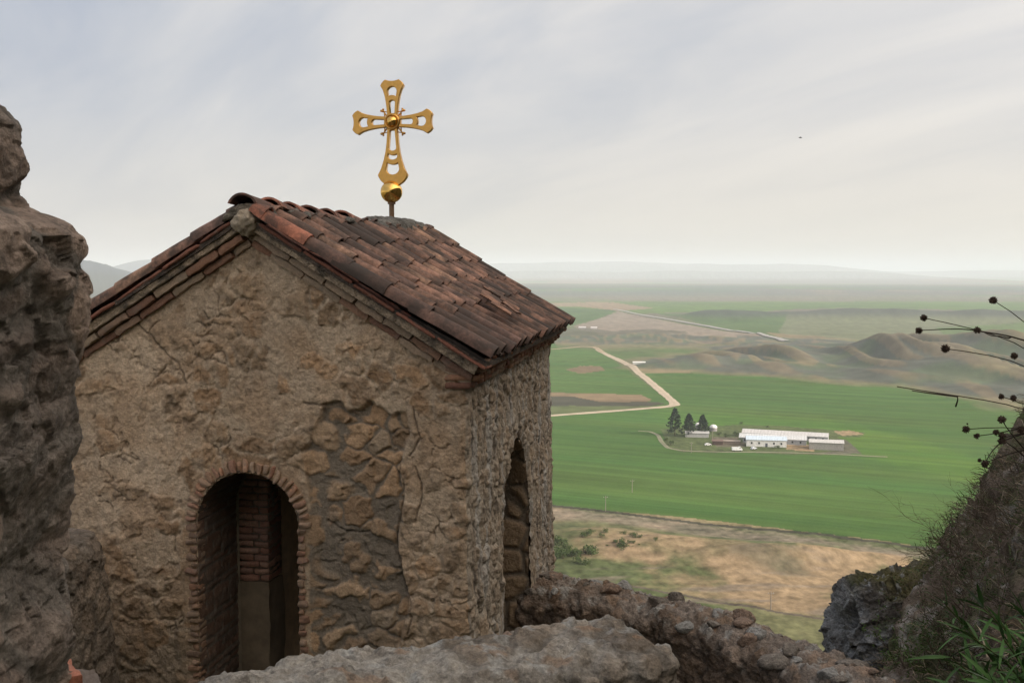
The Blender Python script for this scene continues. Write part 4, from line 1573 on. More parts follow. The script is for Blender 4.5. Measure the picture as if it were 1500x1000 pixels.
def sweep_wall(name, pts, half, zbot, size, seed, tones, mort, label, cat, amp=0.06, step=0.02, top_tone=None, round_=0.3, fine=1.0, mat=None, lift=None, endr=0.22, rubble=0):
    pts = np.array(pts, float)
    d = np.r_[0, np.cumsum(np.linalg.norm(np.diff(pts[:, :2], axis=0), axis=1))]
    s = np.arange(0, d[-1], step)
    c = np.stack([np.interp(s, d, pts[:, k]) for k in range(3)], -1)
    for _ in range(int(0.25 / step)):
        c[1:-1] = (c[:-2] + 2 * c[1:-1] + c[2:]) / 4
    tn = np.gradient(c[:, :2], axis=0)
    tn /= np.linalg.norm(tn, axis=1, keepdims=True)
    nn = np.stack([-tn[:, 1], tn[:, 0]], -1)
    ends = np.minimum(s, d[-1] - s)
    hw = half * np.sqrt(np.clip(1 - (1 - np.clip(ends / endr, 0, 1)) ** 2, 0.0004, 1))
    # section: up one face, over the top, down the other
    hh = max(c[:, 2]) - zbot
    nf = int(hh / step)
    nt_ = int(2 * half / step) + 4
    q = np.concatenate([np.linspace(-2, -1, nf)[:-1], np.linspace(-1, 1, nt_), np.linspace(1, 2, nf)[1:]])
    o = np.clip(q, -1, 1)
    dn_ = np.maximum(0, np.abs(q) - 1)
    O = np.sign(o) * np.abs(o) ** 0.85
    H = -round_ * half * np.abs(o) ** 3
    Sx = c[:, None, 0] + nn[:, None, 0] * (O[None] * hw[:, None])
    Sy = c[:, None, 1] + nn[:, None, 1] * (O[None] * hw[:, None])
    zt = c[:, None, 2] + H[None] * (hw / half)[:, None] - 0.6 * half * (1 - (hw / half)[:, None]) ** 2
    Sz = zt + (zbot - zt) * dn_[None] ** 1.0
    P = v3(Sx, Sy, Sz)
    # normals by section
    ang = np.where(np.abs(q) >= 1, 1.0, np.abs(o) ** 3)
    NX = nn[:, None, 0] * (np.sign(o) * ang)[None]
    NY = nn[:, None, 1] * (np.sign(o) * ang)[None]
    NZ = np.broadcast_to(np.sqrt(np.clip(1 - ang ** 2, 0, 1))[None], NX.shape)
    ef = (1 - (hw / half))[:, None] * np.where(s < d[-1] / 2, -1.0, 1.0)[:, None]
    NX = NX + tn[:, None, 0] * ef
    NY = NY + tn[:, None, 1] * ef
    Nn = v3(NX, NY, NZ)
    Nn /= np.linalg.norm(Nn, axis=-1, keepdims=True) + 1e-9
    D, e, cid = stone_disp(P, size, seed, 1.25, amp)
    D = D + 0.35 * amp * fbm(P * 14, 4, seed + 30, 0.65) * fine
    # ragged crest
    topw = sst(1.3, 0.6, np.abs(q))[None]
    D = D + topw * (0.45 * amp * fbm(P * 4.5, 4, seed + 40, 0.6))
    P2 = P + Nn * D[..., None]
    C = masonry_colour(P, e, cid, tones, mort, seed)
    if top_tone is not None:
        k = topw * sst(-0.35, 0.15, fbm(P * 3.1, 4, seed + 50, 0.6)) * 0.85
        C = lerp(C, np.array(top_tone) * (1 + 0.35 * fbm(P * 16, 4, seed + 55))[..., None], k)
        # lichen blotches
        C = lerp(C, np.array((0.42, 0.41, 0.38)), topw * sst(0.22, 0.34, fbm(P * 9, 4, seed + 57)) * 0.7)
        C = lerp(C, np.array((0.30, 0.20, 0.13)), topw * sst(0.28, 0.4, fbm(P * 5, 3, seed + 58)) * 0.7)
    a = Acc()
    a.grid(P2, C, flip=True)
    # stones bedded loosely along the crest
    rr = random.Random(seed)
    for k in range(rubble):
        i = rr.randrange(8, len(s) - 8)
        off = rr.uniform(-0.85, 0.85)
        j = int(np.argmin(np.abs(q - off)))
        b = P2[i, j]
        rad = rr.uniform(0.03, 0.085) * (1.0 if rubble > 20 else 0.5)
        tcol = np.array(rr.choice([(0.34, 0.33, 0.31), (0.24, 0.21, 0.18), (0.28, 0.20, 0.15), (0.22, 0.19, 0.16)]))
        n_u = 26
        th = np.linspace(0, math.pi, 18)[:, None]
        ph = (np.arange(n_u) / n_u * 2 * math.pi)[None]
        Dn = v3(np.sin(th) * np.cos(ph), np.sin(th) * np.sin(ph), np.cos(th) + 0 * ph)
        # angular chunk: cut by random planes
        rad_f = np.full(Dn.shape[:2], 1.25)
        for _p in range(9):
            pn = np.array((rr.gauss(0, 1), rr.gauss(0, 1), rr.gauss(0, 1)))
            pn /= np.linalg.norm(pn)
            dt = (Dn @ pn)
            rad_f = np.minimum(rad_f, np.where(dt > 0.05, rr.uniform(0.62, 0.95) / np.maximum(dt, 0.05), 9))
        rad_f = rad_f * (1 + 0.10 * fbm(Dn * 4 + k, 4, k))
        Pk = b + Dn * rad_f[..., None] * rad * np.array((rr.uniform(0.9, 1.5), rr.uniform(0.9, 1.4), rr.uniform(0.55, 0.85)))
        a.grid(Pk, tcol * (1 + 0.35 * fbm(Pk * 20, 4, 7))[..., None], wrap=True, flip=True)
    o_ = a.build(name, mat or M_stone)
    o_['label'] = label
    o_['category'] = cat
    return o_


def g2(x_, y_, Y):
    return tuple(at(x_, y_, Y))


# wall in the foreground with a pale lichen top
top_pts = [(180, 1040, 3.45), (270, 1004, 3.62), (400, 966, 3.8), (500, 950, 3.92), (560, 938, 4.02), (640, 930, 4.1), (740, 915, 4.22), (850, 899, 4.33), (900, 893, 4.4), (950, 894, 4.45), (1000, 902, 4.52)]
pa_ = []
for x_, y_, Y_ in top_pts:
    p = at(x_, y_, Y_)
    pa_.append((p[0] - 0.07, p[1] - 0.24, p[2] - 0.015))
pa_[-1] = (pa_[-1][0] - 0.12, pa_[-1][1], pa_[-1][2] - 0.03)
sweep_wall("ruined_wall", pa_, 0.27, -3.0, 0.20, 100, ((0.32, 0.265, 0.205), (0.25, 0.205, 0.16)), (0.20, 0.175, 0.145),
           "low broken stone wall with a pale lichen covered top in the foreground", "stone wall", 0.028, 0.011, (0.40, 0.37, 0.325), 0.30, rubble=6)
# wall running from the chapel's far corner down to the right
tb = [(765, 826, 9.75), (800, 833, 9.6), (850, 838, 9.45), (900, 844, 9.3), (950, 862, 9.1), (1000, 868, 8.8), (1060, 884, 8.45), (1110, 903, 8.1), (1160, 924, 7.8), (1200, 940, 7.5), (1250, 962, 7.2), (1310, 990, 6.9),
      (1370, 1020, 6.5), (1420, 1060, 6.0)]
pb_ = []
for x_, y_, Y_ in tb:
    p = at(x_, y_ + 4, Y_)
    pb_.append((p[0] - 0.06, p[1] - 0.22, p[2] - 0.03))
sweep_wall("rubble_wall", pb_, 0.27, -4.3, 0.20, 200, ((0.29, 0.21, 0.155), (0.22, 0.165, 0.125)), (0.17, 0.13, 0.10),
           "crumbling rubble wall running from the chapel's far corner down to the right", "stone wall", 0.045, 0.017, (0.28, 0.235, 0.20), 0.45, rubble=46)


def blob_wall(name, outline, label, cat, seed, size, amp, tones, mort, C_top=None, mat=None, nu=420, nv=430, yr=0.5, cx=-2.0, Y=2.6):
    """standing block of masonry: its right-hand profile follows outline [(x, z)]"""
    zz = np.array([p[1] for p in outline])[::-1]
    xx = np.array([p[0] for p in outline])[::-1]
    z = np.linspace(zz[0], zz[-1], nv)
    r = np.interp(z, zz, xx) - cx
    th = np.arange(nu) / nu * 2 * math.pi
    c, s_ = np.cos(th), np.sin(th)
    k = (np.abs(c) ** 5 + np.abs(s_) ** 5) ** (-1 / 5)
    Xx = cx + r[:, None] * (k * c)[None]
    Yy = Y + yr * (k * s_)[None] * np.clip(r / np.max(r) * 1.1, 0.1, 1)[:, None]
    P = v3(Xx, Yy, z[:, None] + 0 * Xx)
    Nn = v3(c[None] + 0 * Xx, s_[None] + 0 * Xx, 0.15 + 0 * Xx)
    Nn /= np.linalg.norm(Nn, axis=-1, keepdims=True)
    D, e, cid = stone_disp(P, size, seed, 1.3, amp)
    D = D + 0.35 * amp * fbm(P * 12, 4, seed + 30, 0.65)
    C = masonry_colour(P, e, cid, tones, mort, seed)
    if C_top is not None:
        C = lerp(C, np.array(C_top), sst(0.0, 0.4, fbm(P * 2.5, 4, seed + 31))[..., None][..., 0] * 0.6)
    P2 = P + Nn * (D - amp * 0.4)[..., None]
    a = Acc()
    a.grid(P2, C, wrap=True)
    tp = P2[-1]
    a.add(np.vstack([tp, tp.mean(0) + (0, 0, 0.02)]), [(i, (i + 1) % nu, nu, nu) for i in range(nu)], tuple(C[-1].mean(0)))
    o = a.build(name, mat or M_stone)
    o['label'] = label
    o['category'] = cat
    return o


prof = [(-60, 160), (0, 163), (20, 172), (36, 195), (41, 240), (40, 288), (43, 309), (64, 317), (84, 326), (104, 336), (122, 352), (130, 378), (129, 440), (121, 520), (116, 570), (122, 632), (107, 680),
        (96, 740), (86, 765), (92, 800), (104, 850), (112, 900), (106, 950), (100, 1000), (98, 1150)]
YP = 2.35
outl = []
for x_, y_ in prof:
    p = at(x_ - 2, y_, YP)
    outl.append((p[0] + 0.06, p[2]))
outl = outl[1:]
blob_wall("wall_remnant", outl, "tall broken stub of stone wall filling the left edge, dark and rough", "stone wall", 300, 0.25, 0.027,
          ((0.38, 0.285, 0.225), (0.28, 0.23, 0.195)), (0.25, 0.22, 0.19), (0.27, 0.235, 0.205), yr=0.34, cx=-2.2, Y=YP - 0.30)
# low stub against the chapel's front, behind the left wall
st = [at(x_, y_, 6.3) for x_, y_ in ((-120, 768), (-100, 769), (128, 771), (150, 776), (160, 795), (168, 850), (178, 930), (190, 1050), (200, 1180))]
blob_wall("wall_buttress", [(p[0], p[2]) for p in st], "low square block of dark masonry abutting the chapel front, grey flat top", "stone block", 340, 0.22, 0.018,
          ((0.26, 0.205, 0.155), (0.21, 0.17, 0.135)), (0.18, 0.15, 0.12), (0.24, 0.21, 0.175), yr=0.45, cx=-3.5, Y=5.95, nu=420, nv=240)
bb = Acc()
bb.rough_box(at(96, 990, 3.3), (np.array((0.8, 0.6, 0)), np.array((-0.6, 0.8, 0)), AXZ), (0.07, 0.16, 0.05), np.array((0.42, 0.17, 0.11)), 0.006, 6)
bb.rough_box(at(70, 1075, 3.3), (np.array((0.9, 0.43, 0)), np.array((-0.43, 0.9, 0)), AXZ), (0.35, 0.35, 0.30), np.array((0.16, 0.13, 0.11)), 0.02, 10)
ob = bb.build("loose_brick", M_brick)
ob['label'] = "orange brick on a mortar lump at the foot of the left wall stub"
ob['category'] = "brick"


# boulder / crag on the right
def crag():
    c = at(1338, 935, 13.2)
    nu, nv = 420, 300
    th = np.linspace(0, math.pi, nv)[:, None]
    ph = (np.arange(nu) / nu * 2 * math.pi)[None]
    D = v3(np.sin(th) * np.cos(ph), np.sin(th) * np.sin(ph), np.cos(th) + 0 * ph)
    k = (np.abs(D) ** 3.2).sum(-1) ** (-1 / 3.2)
    B = D * k[..., None] * np.array((0.98, 1.1, 0.80))
    B[..., 0] -= 0.10 * np.clip(-B[..., 2], 0, 1)
    n = 0.20 * fbm(B * 1.3, 3, 5) + 0.11 * fbm(B * 3.4, 5, 8, 0.6, True) + 0.035 * fbm(B * 14, 4, 9, 0.6)
    fa, _ = facet(B * 2.1 + 0.3 * noise(B * 3, 2)[..., None], 3)
    fb, _ = facet(B * 5.5 + 0.3 * noise(B * 8, 2)[..., None], 5)
    n = n + 0.11 * fa + 0.05 * fb
    P = c + B + D * n[..., None]
    m = fbm(P * 2.2, 4, 15)
    pale = sst(0.0, 0.5, -D[..., 0] * 0.9 - 0.35 + 0.6 * m)
    C = lerp(np.broadcast_to(np.array((0.095, 0.085, 0.075)), P.shape), np.array((0.27, 0.275, 0.28)), pale * 0.8)
    C = lerp(C, np.array((0.06, 0.075, 0.03)), sst(0.1, 0.4, fbm(P * 3, 4, 17)) * 0.8 * sst(-0.3, 0.5, D[..., 2] + D[..., 0] * 0.5))
    C = lerp(C, np.array((0.14, 0.125, 0.05)), sst(0.62, 0.9, D[..., 2] + 0.2 * m) * 0.8)
    C = lerp(C, np.array((0.36, 0.37, 0.38)), sst(0.3, 0.42, fbm(P * 6, 4, 19)) * 0.6)
    a = Acc()
    a.grid(P, C * (1 + 0.3 * fbm(P * 9, 4, 21))[..., None], wrap=True, flip=True)
    o = a.build("crag", M_rock)
    o['label'] = "grey rounded limestone crag with mossy top on the right slope"
    o['category'] = "rock"


crag()


def build_slope():
    xs = np.arange(1.2, 12.6, 0.035)
    ys = np.arange(2.2, 17.2, 0.04)
    X, Y = np.meshgrid(xs, ys)
    z = near_hill(X, Y)
    P = v3(X, Y, z)
    rim = sst(1.2, 1.8, X) * sst(12.6, 12.0, X)
    fa, _ = facet(P * 1.1 + 0.3 * noise(P * 2, 2)[..., None], 3)
    fb, _ = facet(P * 3.4 + 0.3 * noise(P * 5, 2)[..., None], 5)
    n = 0.16 * fa + 0.06 * fb + 0.30 * fbm(P * 0.7, 4, 3) + 0.10 * fbm(P * 2.6, 4, 5, 0.6, True) + 0.045 * fbm(P * 9, 4, 6, 0.6)
    Z = z + (n * 0.8 - 0.12) * rim
    P = v3(X - 0.5 * n, Y, Z)
    m = fbm(P * 1.4, 4, 11)
    C = lerp(np.broadcast_to(np.array((0.180, 0.140, 0.108)), P.shape), np.array((0.105, 0.105, 0.058)), sst(-0.1, 0.35, m))
    C = lerp(C, np.array((0.34, 0.31, 0.28)), sst(0.14, 0.30, fbm(P * 1.9, 5, 13, 0.6)) * 0.85)
    C = lerp(C, np.array((0.045, 0.075, 0.022)), sst(0.2, 0.4, fbm(P * 3.1, 4, 14)) * 0.7)
    a = Acc()
    a.grid(P, C * (1 + 0.35 * fbm(P * 8, 4, 15))[..., None])
    a.build("hillside", M_slope, kind="structure")


build_slope()


def slope_point(x_, y_, Y0=2.5, Y1=16.5):
    """first point of the hillside met along the view through photo position (x_, y_)"""
    prev = None
    for Y in np.arange(Y0, Y1, 0.05):
        p = at(x_, y_, Y)
        h = float(near_hill(np.array([p[0]]), np.array([p[1]]))[0])
        if p[2] < h:
            return np.array((p[0], p[1], h))
    return None


# ------------------------------------------------------------------ plants
def leaf_quads(a, pts, dirs, ln, wd, cols, rnd, fold=0.2):
    for p, d, c in zip(pts, dirs, cols):
        d = d / (np.linalg.norm(d) + 1e-9)
        s = np.cross(d, np.array((rnd.gauss(0, 1), rnd.gauss(0, 1), rnd.gauss(0, 1))))
        s /= np.linalg.norm(s) + 1e-9
        l, w = ln * rnd.uniform(0.7, 1.25), wd * rnd.uniform(0.8, 1.2)
        m = p + d * l * 0.5
        a.add([p, m + s * w / 2, p + d * l + np.cross(d, s) * l * 0.12, m - s * w / 2], [(0, 1, 2, 3)], c)


def branchy(a, p, d, length, rad, depth, rnd, col, gravity=0.0, tips=None, nseg=5, spread=0.7, kids=(2, 4)):
    pts = [p]
    q = np.array(p, float)
    dd = np.array(d, float) / np.linalg.norm(d)
    for i in range(nseg):
        dd = dd + np.array((rnd.gauss(0, 0.16), rnd.gauss(0, 0.16), rnd.gauss(0, 0.16) + gravity))
        dd /= np.linalg.norm(dd)
        q = q + dd * length / nseg
        pts.append(q.copy())
    a.tube(pts, np.linspace(rad, rad * 0.35, len(pts)), 4, np.array(col) * rnd.uniform(0.8, 1.2))
    if tips is not None:
        tips.append((pts, dd))
    if depth > 0:
        for k in range(rnd.randint(*kids)):
            i = rnd.randint(1, nseg)
            nd = dd + spread * np.array((rnd.gauss(0, 1), rnd.gauss(0, 1), rnd.gauss(0, 0.8)))
            branchy(a, pts[i], nd, length * rnd.uniform(0.45, 0.75), rad * 0.55, depth - 1, rnd, col, gravity, tips, max(3, nseg - 1), spread, kids)


def bare_bush(p, size, seed, label, col=(0.10, 0.075, 0.055), dirx=-0.4, leafy=0, group=None, leafcol=(0.06, 0.10, 0.02), n0=7, rad=0.006, grav=0.0, name="dry_bush"):
    rnd = random.Random(seed)
    t = thing(name, p, label, "bush", group)
    a = Acc()
    tips = []
    for k in range(n0):
        d = np.array((dirx + rnd.gauss(0, 0.6), rnd.gauss(0, 0.5), rnd.uniform(0.4, 1.2)))
        branchy(a, np.array(p) + np.array((rnd.gauss(0, 0.05), rnd.gauss(0, 0.05), -0.03)), d, size * rnd.uniform(0.5, 0.9), rad * rnd.uniform(0.7, 1.2), 3, rnd, col, grav, tips)
    a.build("branches", M_twig, t)
    if leafy:
        b = Acc()
        pts, dirs, cols = [], [], []
        for k in range(leafy):
            ps, dd = tips[rnd.randrange(len(tips))]
            pts.append(np.array(ps[rnd.randint(1, len(ps) - 1)]))
            dirs.append(dd + np.array((rnd.gauss(0, 0.7), rnd.gauss(0, 0.7), rnd.gauss(0, 0.5))))
            cols.append(np.array(leafcol) * rnd.uniform(0.6, 1.5))
        leaf_quads(b, pts, dirs, 0.035, 0.014, cols, rnd)
        b.build("leaves", M_leaf, t)
    return t


bushes = [(1408, 800, 0.85, 0, "bare spiky bush on the ridge edge above the crag"),
          (1442, 748, 0.6, 0, "bare bush leaning out over the green field"),
          (1466, 716, 0.45, 0, "leafless bush high on the ridge near the right edge"),
          (1494, 672, 0.35, 0, "leafless bush at the very top of the right ridge"),
          (1428, 838, 0.7, 500, "small green leaved bush in the notch beside the crag"),
          (1392, 826, 0.45, 0, "short dry bush between the crag top and the ridge"),
          (1460, 800, 0.8, 0, "brown twiggy bush in the middle of the right slope"),
          (1490, 770, 0.7, 0, "brown twiggy bush against the right edge of the slope"),
          (1420, 880, 0.7, 0, "tangled dry bush below the notch beside the crag"),
          (1470, 870, 0.8, 120, "tangled dry bush with few leaves low on the right slope"),
          (1380, 910, 0.6, 350, "low bush with small green leaves against the crag's right flank"),
          (1335, 975, 0.55, 900, "bright green small leaved bush behind the rubble wall's end"),
          (1390, 960, 0.6, 700, "dark green small leaved bush at the foot of the slope"),
          (1440, 940, 0.6, 200, "dry bush with scattered leaves beside the long leaved shrub")]
for i, (x_, y_, sz, lf, lab) in enumerate(bushes):
    p = slope_point(x_, y_ + 18)
    if p is None:
        p = slope_point(x_ + 25, y_ + 40)
    if p is None:
        continue
    sc_ = sz * max(0.5, p[1] / 12)
    bare_bush(p, sc_, 40 + i, lab, leafy=lf, dirx=-0.5 if x_ > 1400 else 0.0, leafcol=(0.075, 0.13, 0.03) if 'bright' in lab else (0.045, 0.08, 0.02), n0=9,
              name="leafy_bush" if lf > 300 else "dry_bush", col=random.choice([(0.13, 0.10, 0.08), (0.10, 0.075, 0.055), (0.16, 0.13, 0.11)]), rad=0.0035 + 0.0003 * p[1])


def slope_grass():
    rnd = random.Random(5)
    a = Acc()
    V, F, C = [], [], []
    n = 0
    for k in range(7000):
        x = rnd.uniform(2.0, 9.5)
        y = rnd.uniform(4, 15.5)
        if x / y < 0.36 or x / y > 0.60:
            continue
        z = float(near_hill(np.array([x]), np.array([y]))[0]) + 0.25 * 0
        green = rnd.random() < 0.30
        c = np.array((0.055, 0.085, 0.02) if green else rnd.choice([(0.22, 0.17, 0.115), (0.30, 0.24, 0.165), (0.14, 0.11, 0.08)])) * rnd.uniform(0.7, 1.3)
        for b in range(5):
            d = np.array((rnd.gauss(-0.5, 0.6), rnd.gauss(-0.2, 0.6), rnd.uniform(0.1, 1.0)))
            d /= np.linalg.norm(d)
            l = rnd.uniform(0.08, 0.28)
            s = np.cross(d, (rnd.gauss(0, 1), rnd.gauss(0, 1), 0.3))
            s = s / (np.linalg.norm(s) + 1e-9) * 0.0045
            p = np.array((x + rnd.gauss(0, 0.05), y + rnd.gauss(0, 0.05), z - 0.04 + rnd.uniform(-0.05, 0.16)))
            mid = p + d * l * 0.6
            tip = p + d * l + np.array((0, 0, -0.25 * l))
            V += [p - s, p + s, mid + s * 0.8, mid - s * 0.8, tip]
            F += [(n, n + 1, n + 2, n + 3), (n + 3, n + 2, n + 4, n + 4)]
            C += [c] * 5
            n += 5
    a.add(np.array(V), F, np.array(C))
    a.build("grass", M_leaf, kind="stuff", label="dry and green grass tufts covering the right slope", category="grass")


slope_grass()


def lance_shrub():
    rnd = random.Random(12)
    root = np.array((2.38, 4.25, -2.35))
    t = thing("leafy_shrub", root, "shrub with long narrow green leaves in the bottom right corner", "shrub")
    a, b = Acc(), Acc()
    tgt = [(1386, 886, 4.1), (1412, 925, 4.0), (1392, 962, 3.9), (1440, 890, 4.3), (1470, 935, 4.1), (1500, 900, 4.3), (1430, 985, 3.8), (1520, 950, 4.0), (1455, 1000, 3.7), (1405, 1010, 4.1), (1490, 990, 4.0)]
    for j, (x_, y_, Y_) in enumerate(tgt):
        e = at(x_, y_, Y_)
        pts = []
        for k in range(15):
            f = k / 14
            p = root * (1 - f) + e * f + np.array((0.10, 0, 0.10)) * math.sin(f * math.pi) * (1 if j % 2 else 0.6)
            pts.append(p)
        a.tube(pts, np.linspace(0.008, 0.003, 15), 5, (0.08, 0.09, 0.035))
        for k in range(3, 15):
            for m in range(3):
                d = (pts[min(k + 1, 14)] - pts[k - 1])
                d = d / np.linalg.norm(d)
                side = np.array((rnd.gauss(0, 1), rnd.gauss(0, 1), rnd.gauss(0, 1)))
                ld = d * rnd.uniform(0.5, 1.1) + side * 0.42
                ld /= np.linalg.norm(ld)
                l = rnd.uniform(0.09, 0.17)
                w = rnd.uniform(0.0065, 0.010)
                s = np.cross(ld, np.array((rnd.gauss(0, 0.4), rnd.gauss(0, 0.4), 1)))
                s /= np.linalg.norm(s)
                up = np.cross(s, ld)
                c = np.array((0.055, 0.120, 0.028)) * rnd.uniform(0.6, 1.35)
                if rnd.random() < 0.1:
                    c = np.array((0.12, 0.17, 0.10))
                V, F = [], []
                n = 6
                for q in range(n):
                    f = q / (n - 1)
                    ww = w * math.sin(max(0.06, f ** 0.75) * math.pi * 0.97) + 0.0008
                    c0 = pts[k] + ld * l * f - up * (l * 0.18 * f * f)
                    V += [c0 - s * ww + up * ww * 0.35, c0, c0 + s * ww + up * ww * 0.35]
                for q in range(n - 1):
                    F += [(q * 3, q * 3 + 1, q * 3 + 4, q * 3 + 3), (q * 3 + 1, q * 3 + 2, q * 3 + 5, q * 3 + 4)]
                b.add(V, F, c)
    a.build("stems", M_twig, t)
    b.build("leaves", M_leaf, t)


lance_shrub()


def seed_head(c, r, seed):
    rnd = random.Random(seed)
    a = Acc()
    a.ball(c, r * 0.72, 12, 8, (0.055, 0.038, 0.028), 0.3, seed, 3)
    for k in range(90):
        d = np.array((rnd.gauss(0, 1), rnd.gauss(0, 1), rnd.gauss(0, 1)))
        d /= np.linalg.norm(d)
        e = c + d * r * rnd.uniform(0.95, 1.22)
        a.tube([c + d * r * 0.5, (c + d * r * 0.85), e], [r * 0.10, r * 0.11, r * 0.02], 4, np.array((0.075, 0.052, 0.038)) * rnd.uniform(0.4, 1.6))
    return a


def stalk(label, lines, heads, Y=2.6, seed=0, root=(2.05, 2.9, -1.95)):
    t = thing("seedhead_stalk", root, label, "dried plant", "dried seedhead plants reaching in from the right edge")
    a = Acc()
    for ln in lines:
        P = np.array([at(x_, y_, Y + 0.02 * i) for i, (x_, y_) in enumerate(ln)])
        # smooth resample
        d = np.r_[0, np.cumsum(np.linalg.norm(np.diff(P, axis=0), axis=1))]
        s = np.linspace(0, d[-1], 26)
        Q = np.stack([np.interp(s, d, P[:, k]) for k in range(3)], -1)
        for _ in range(6):
            Q[1:-1] = (Q[:-2] + 2 * Q[1:-1] + Q[2:]) / 4
        a.tube(Q, np.linspace(0.0011, 0.0023, 26), 5, (0.045, 0.035, 0.028))
    a.build("stem", M_twig, t)
    for i, (x_, y_, r) in enumerate(heads):
        h = seed_head(at(x_, y_, Y), r * Y / 1458.33, seed * 20 + i)
        h.build("seed_head", M_twig, t)
    return t


RT = [(1560, 640), (1640, 800), (1660, 1200)]
stalk("topmost dried stalk with one round head above the far hills", [[(1455, 440), (1478, 450), (1500, 463), (1550, 500)] + RT], [(1455, 440, 5.8)], 2.6, 1)
stalk("forked dried stalk with three round heads against the hazy plain", [[(1353, 465.5), (1390, 472), (1431, 483), (1470, 490), (1502, 498), (1560, 530)] + RT, [(1346, 484), (1390, 481.5), (1420, 482), (1440, 486), (1475, 491), (1502, 499)],
      [(1442, 487), (1452, 492), (1463, 492), (1472, 494), (1478, 496), (1481, 493)]],
      [(1353, 465.5, 5.2), (1346, 484, 5.2), (1431.5, 483.5, 5.2)], 2.65, 2)
stalk("long dried stalk with two round heads just above the eroded hills", [[(1385, 510.5), (1420, 515), (1470, 521), (1502, 526), (1560, 550)] + RT], [(1385, 510.5, 6.2), (1485.5, 521, 5.2)], 2.5, 3)
stalk("headless long dried twig ending at the edge of the green field", [[(1314, 566), (1332, 569), (1350, 574), (1403, 579.5), (1450, 586), (1502, 593), (1570, 612)] + RT, [(1336, 572), (1360, 575.5), (1403, 580.5)], [(1402.5, 580), (1403, 586), (1400, 595)]], [], 2.45, 4)
stalk("short dried stalk with two small heads beside each other at the right edge", [[(1467, 580.5), (1476, 584), (1485, 583), (1502, 589), (1560, 612)] + RT], [(1467, 580.5, 4.6), (1484.5, 583, 4.8)], 2.6, 5)
stalk("low dried plant with a cluster of round heads over the green field",
      [[(1415, 628.6), (1450, 624), (1502, 619), (1560, 640)] + RT, [(1431, 638), (1459, 635), (1493, 627), (1530, 628), (1580, 680)], [(1467, 642), (1480, 638), (1500, 634), (1530, 632)],
       [(1467.7, 614.6), (1475, 627), (1492, 648), (1530, 690)], [(1443, 679), (1450, 664), (1466, 647), (1480, 641), (1502, 634)], [(1446, 676), (1465, 669), (1482, 663), (1520, 655)], [(1472, 646), (1485, 655), (1500, 668)]],
      [(1415, 628.6, 5.6), (1431, 638, 4.6), (1459, 633, 4.6), (1467.5, 646, 5.8), (1468, 638, 5.2), (1467.7, 614.6, 6.0), (1443, 679, 5.8), (1435, 674, 3.2), (1496, 629, 5.6), (1417, 620.5, 1.4)], 2.55, 6)


# ------------------------------------------------------------------ farm on the plain
def ground_at(x, y):
    z, _ = terrain_z(np.array([float(x)]), np.array([float(y)]))
    return float(z[0])


def building(label, pos, ang, ln, wd, eave, rise, wallc, roofc, wins=0, doorpos=None, base=0.0, name="farm_building", over=0.35, fas=None):
    p = on_plain(*pos)
    z0 = ground_at(p[0], p[1])
    t = thing(name, (p[0], p[1], z0), label, "farm building")
    ax = np.array((math.cos(ang), math.sin(ang), 0))
    ay = np.array((-math.sin(ang), math.cos(ang), 0))
    o = np.array((p[0], p[1], z0))
    A = (ax, ay, AXZ)

    def q(x, y, z):
        return o + ax * x + ay * y + AXZ * z
    w = Acc()
    hx, hy = ln / 2, wd / 2
    V = [q(-hx, -hy, -0.5), q(hx, -hy, -0.5), q(hx, hy, -0.5), q(-hx, hy, -0.5), q(-hx, -hy, eave), q(hx, -hy, eave), q(hx, hy, eave), q(-hx, hy, eave), q(-hx, 0, eave + rise), q(hx, 0, eave + rise)]
    w.add(V, [(0, 1, 5, 4), (2, 3, 7, 6), (1, 2, 6, 5), (3, 0, 4, 7)], wallc)
    w.add(V, [(5, 6, 9), (7, 4, 8)], wallc)
    w.build("wall", M_paint, t, smooth=False)
    r = Acc()
    for s in (-1, 1):
        n = 24
        X = np.linspace(-hx - over, hx + over, n * 4)
        th = rise / hy
        rows = []
        for f in (0, 1):
            yy = s * (hy + over) * f
            rows.append(np.array([q(x, yy, eave + rise - abs(yy) * th + 0.10 + 0.03 * (i % 2)) for i, x in enumerate(X)]))
        C = np.array(roofc) * (1 + 0.15 * np.array([math.sin(i * 1.7) * random.random() for i in range(len(X))]))[None, :, None] * np.ones((2, 1, 3))
        r.grid(np.array(rows), C)
        r.grid(np.array(rows) - AXZ * 0.12, C * 0.6)
        r.grid(np.stack([rows[1], rows[1] - AXZ * 0.16]), C[0][None].repeat(2, 0))
    r.build("roof", M_paint, t, smooth=False)
    for k in range(wins):
        x = -hx + ln * (k + 0.7) / (wins + 0.4)
        if doorpos is not None and k == doorpos:
            dA = Acc()
            dA.box(q(x, -hy - 0.03, 1.05), A, (1.3, 0.08, 2.1), (0.10, 0.11, 0.13))
            dA.build("door", M_paint, t, smooth=False)
            continue
        g = Acc()
        g.box(q(x, -hy - 0.02, eave * 0.52), A, (0.95, 0.07, 1.15), (0.03, 0.035, 0.045))
        g.build("window", M_glass, t, smooth=False)
    return t


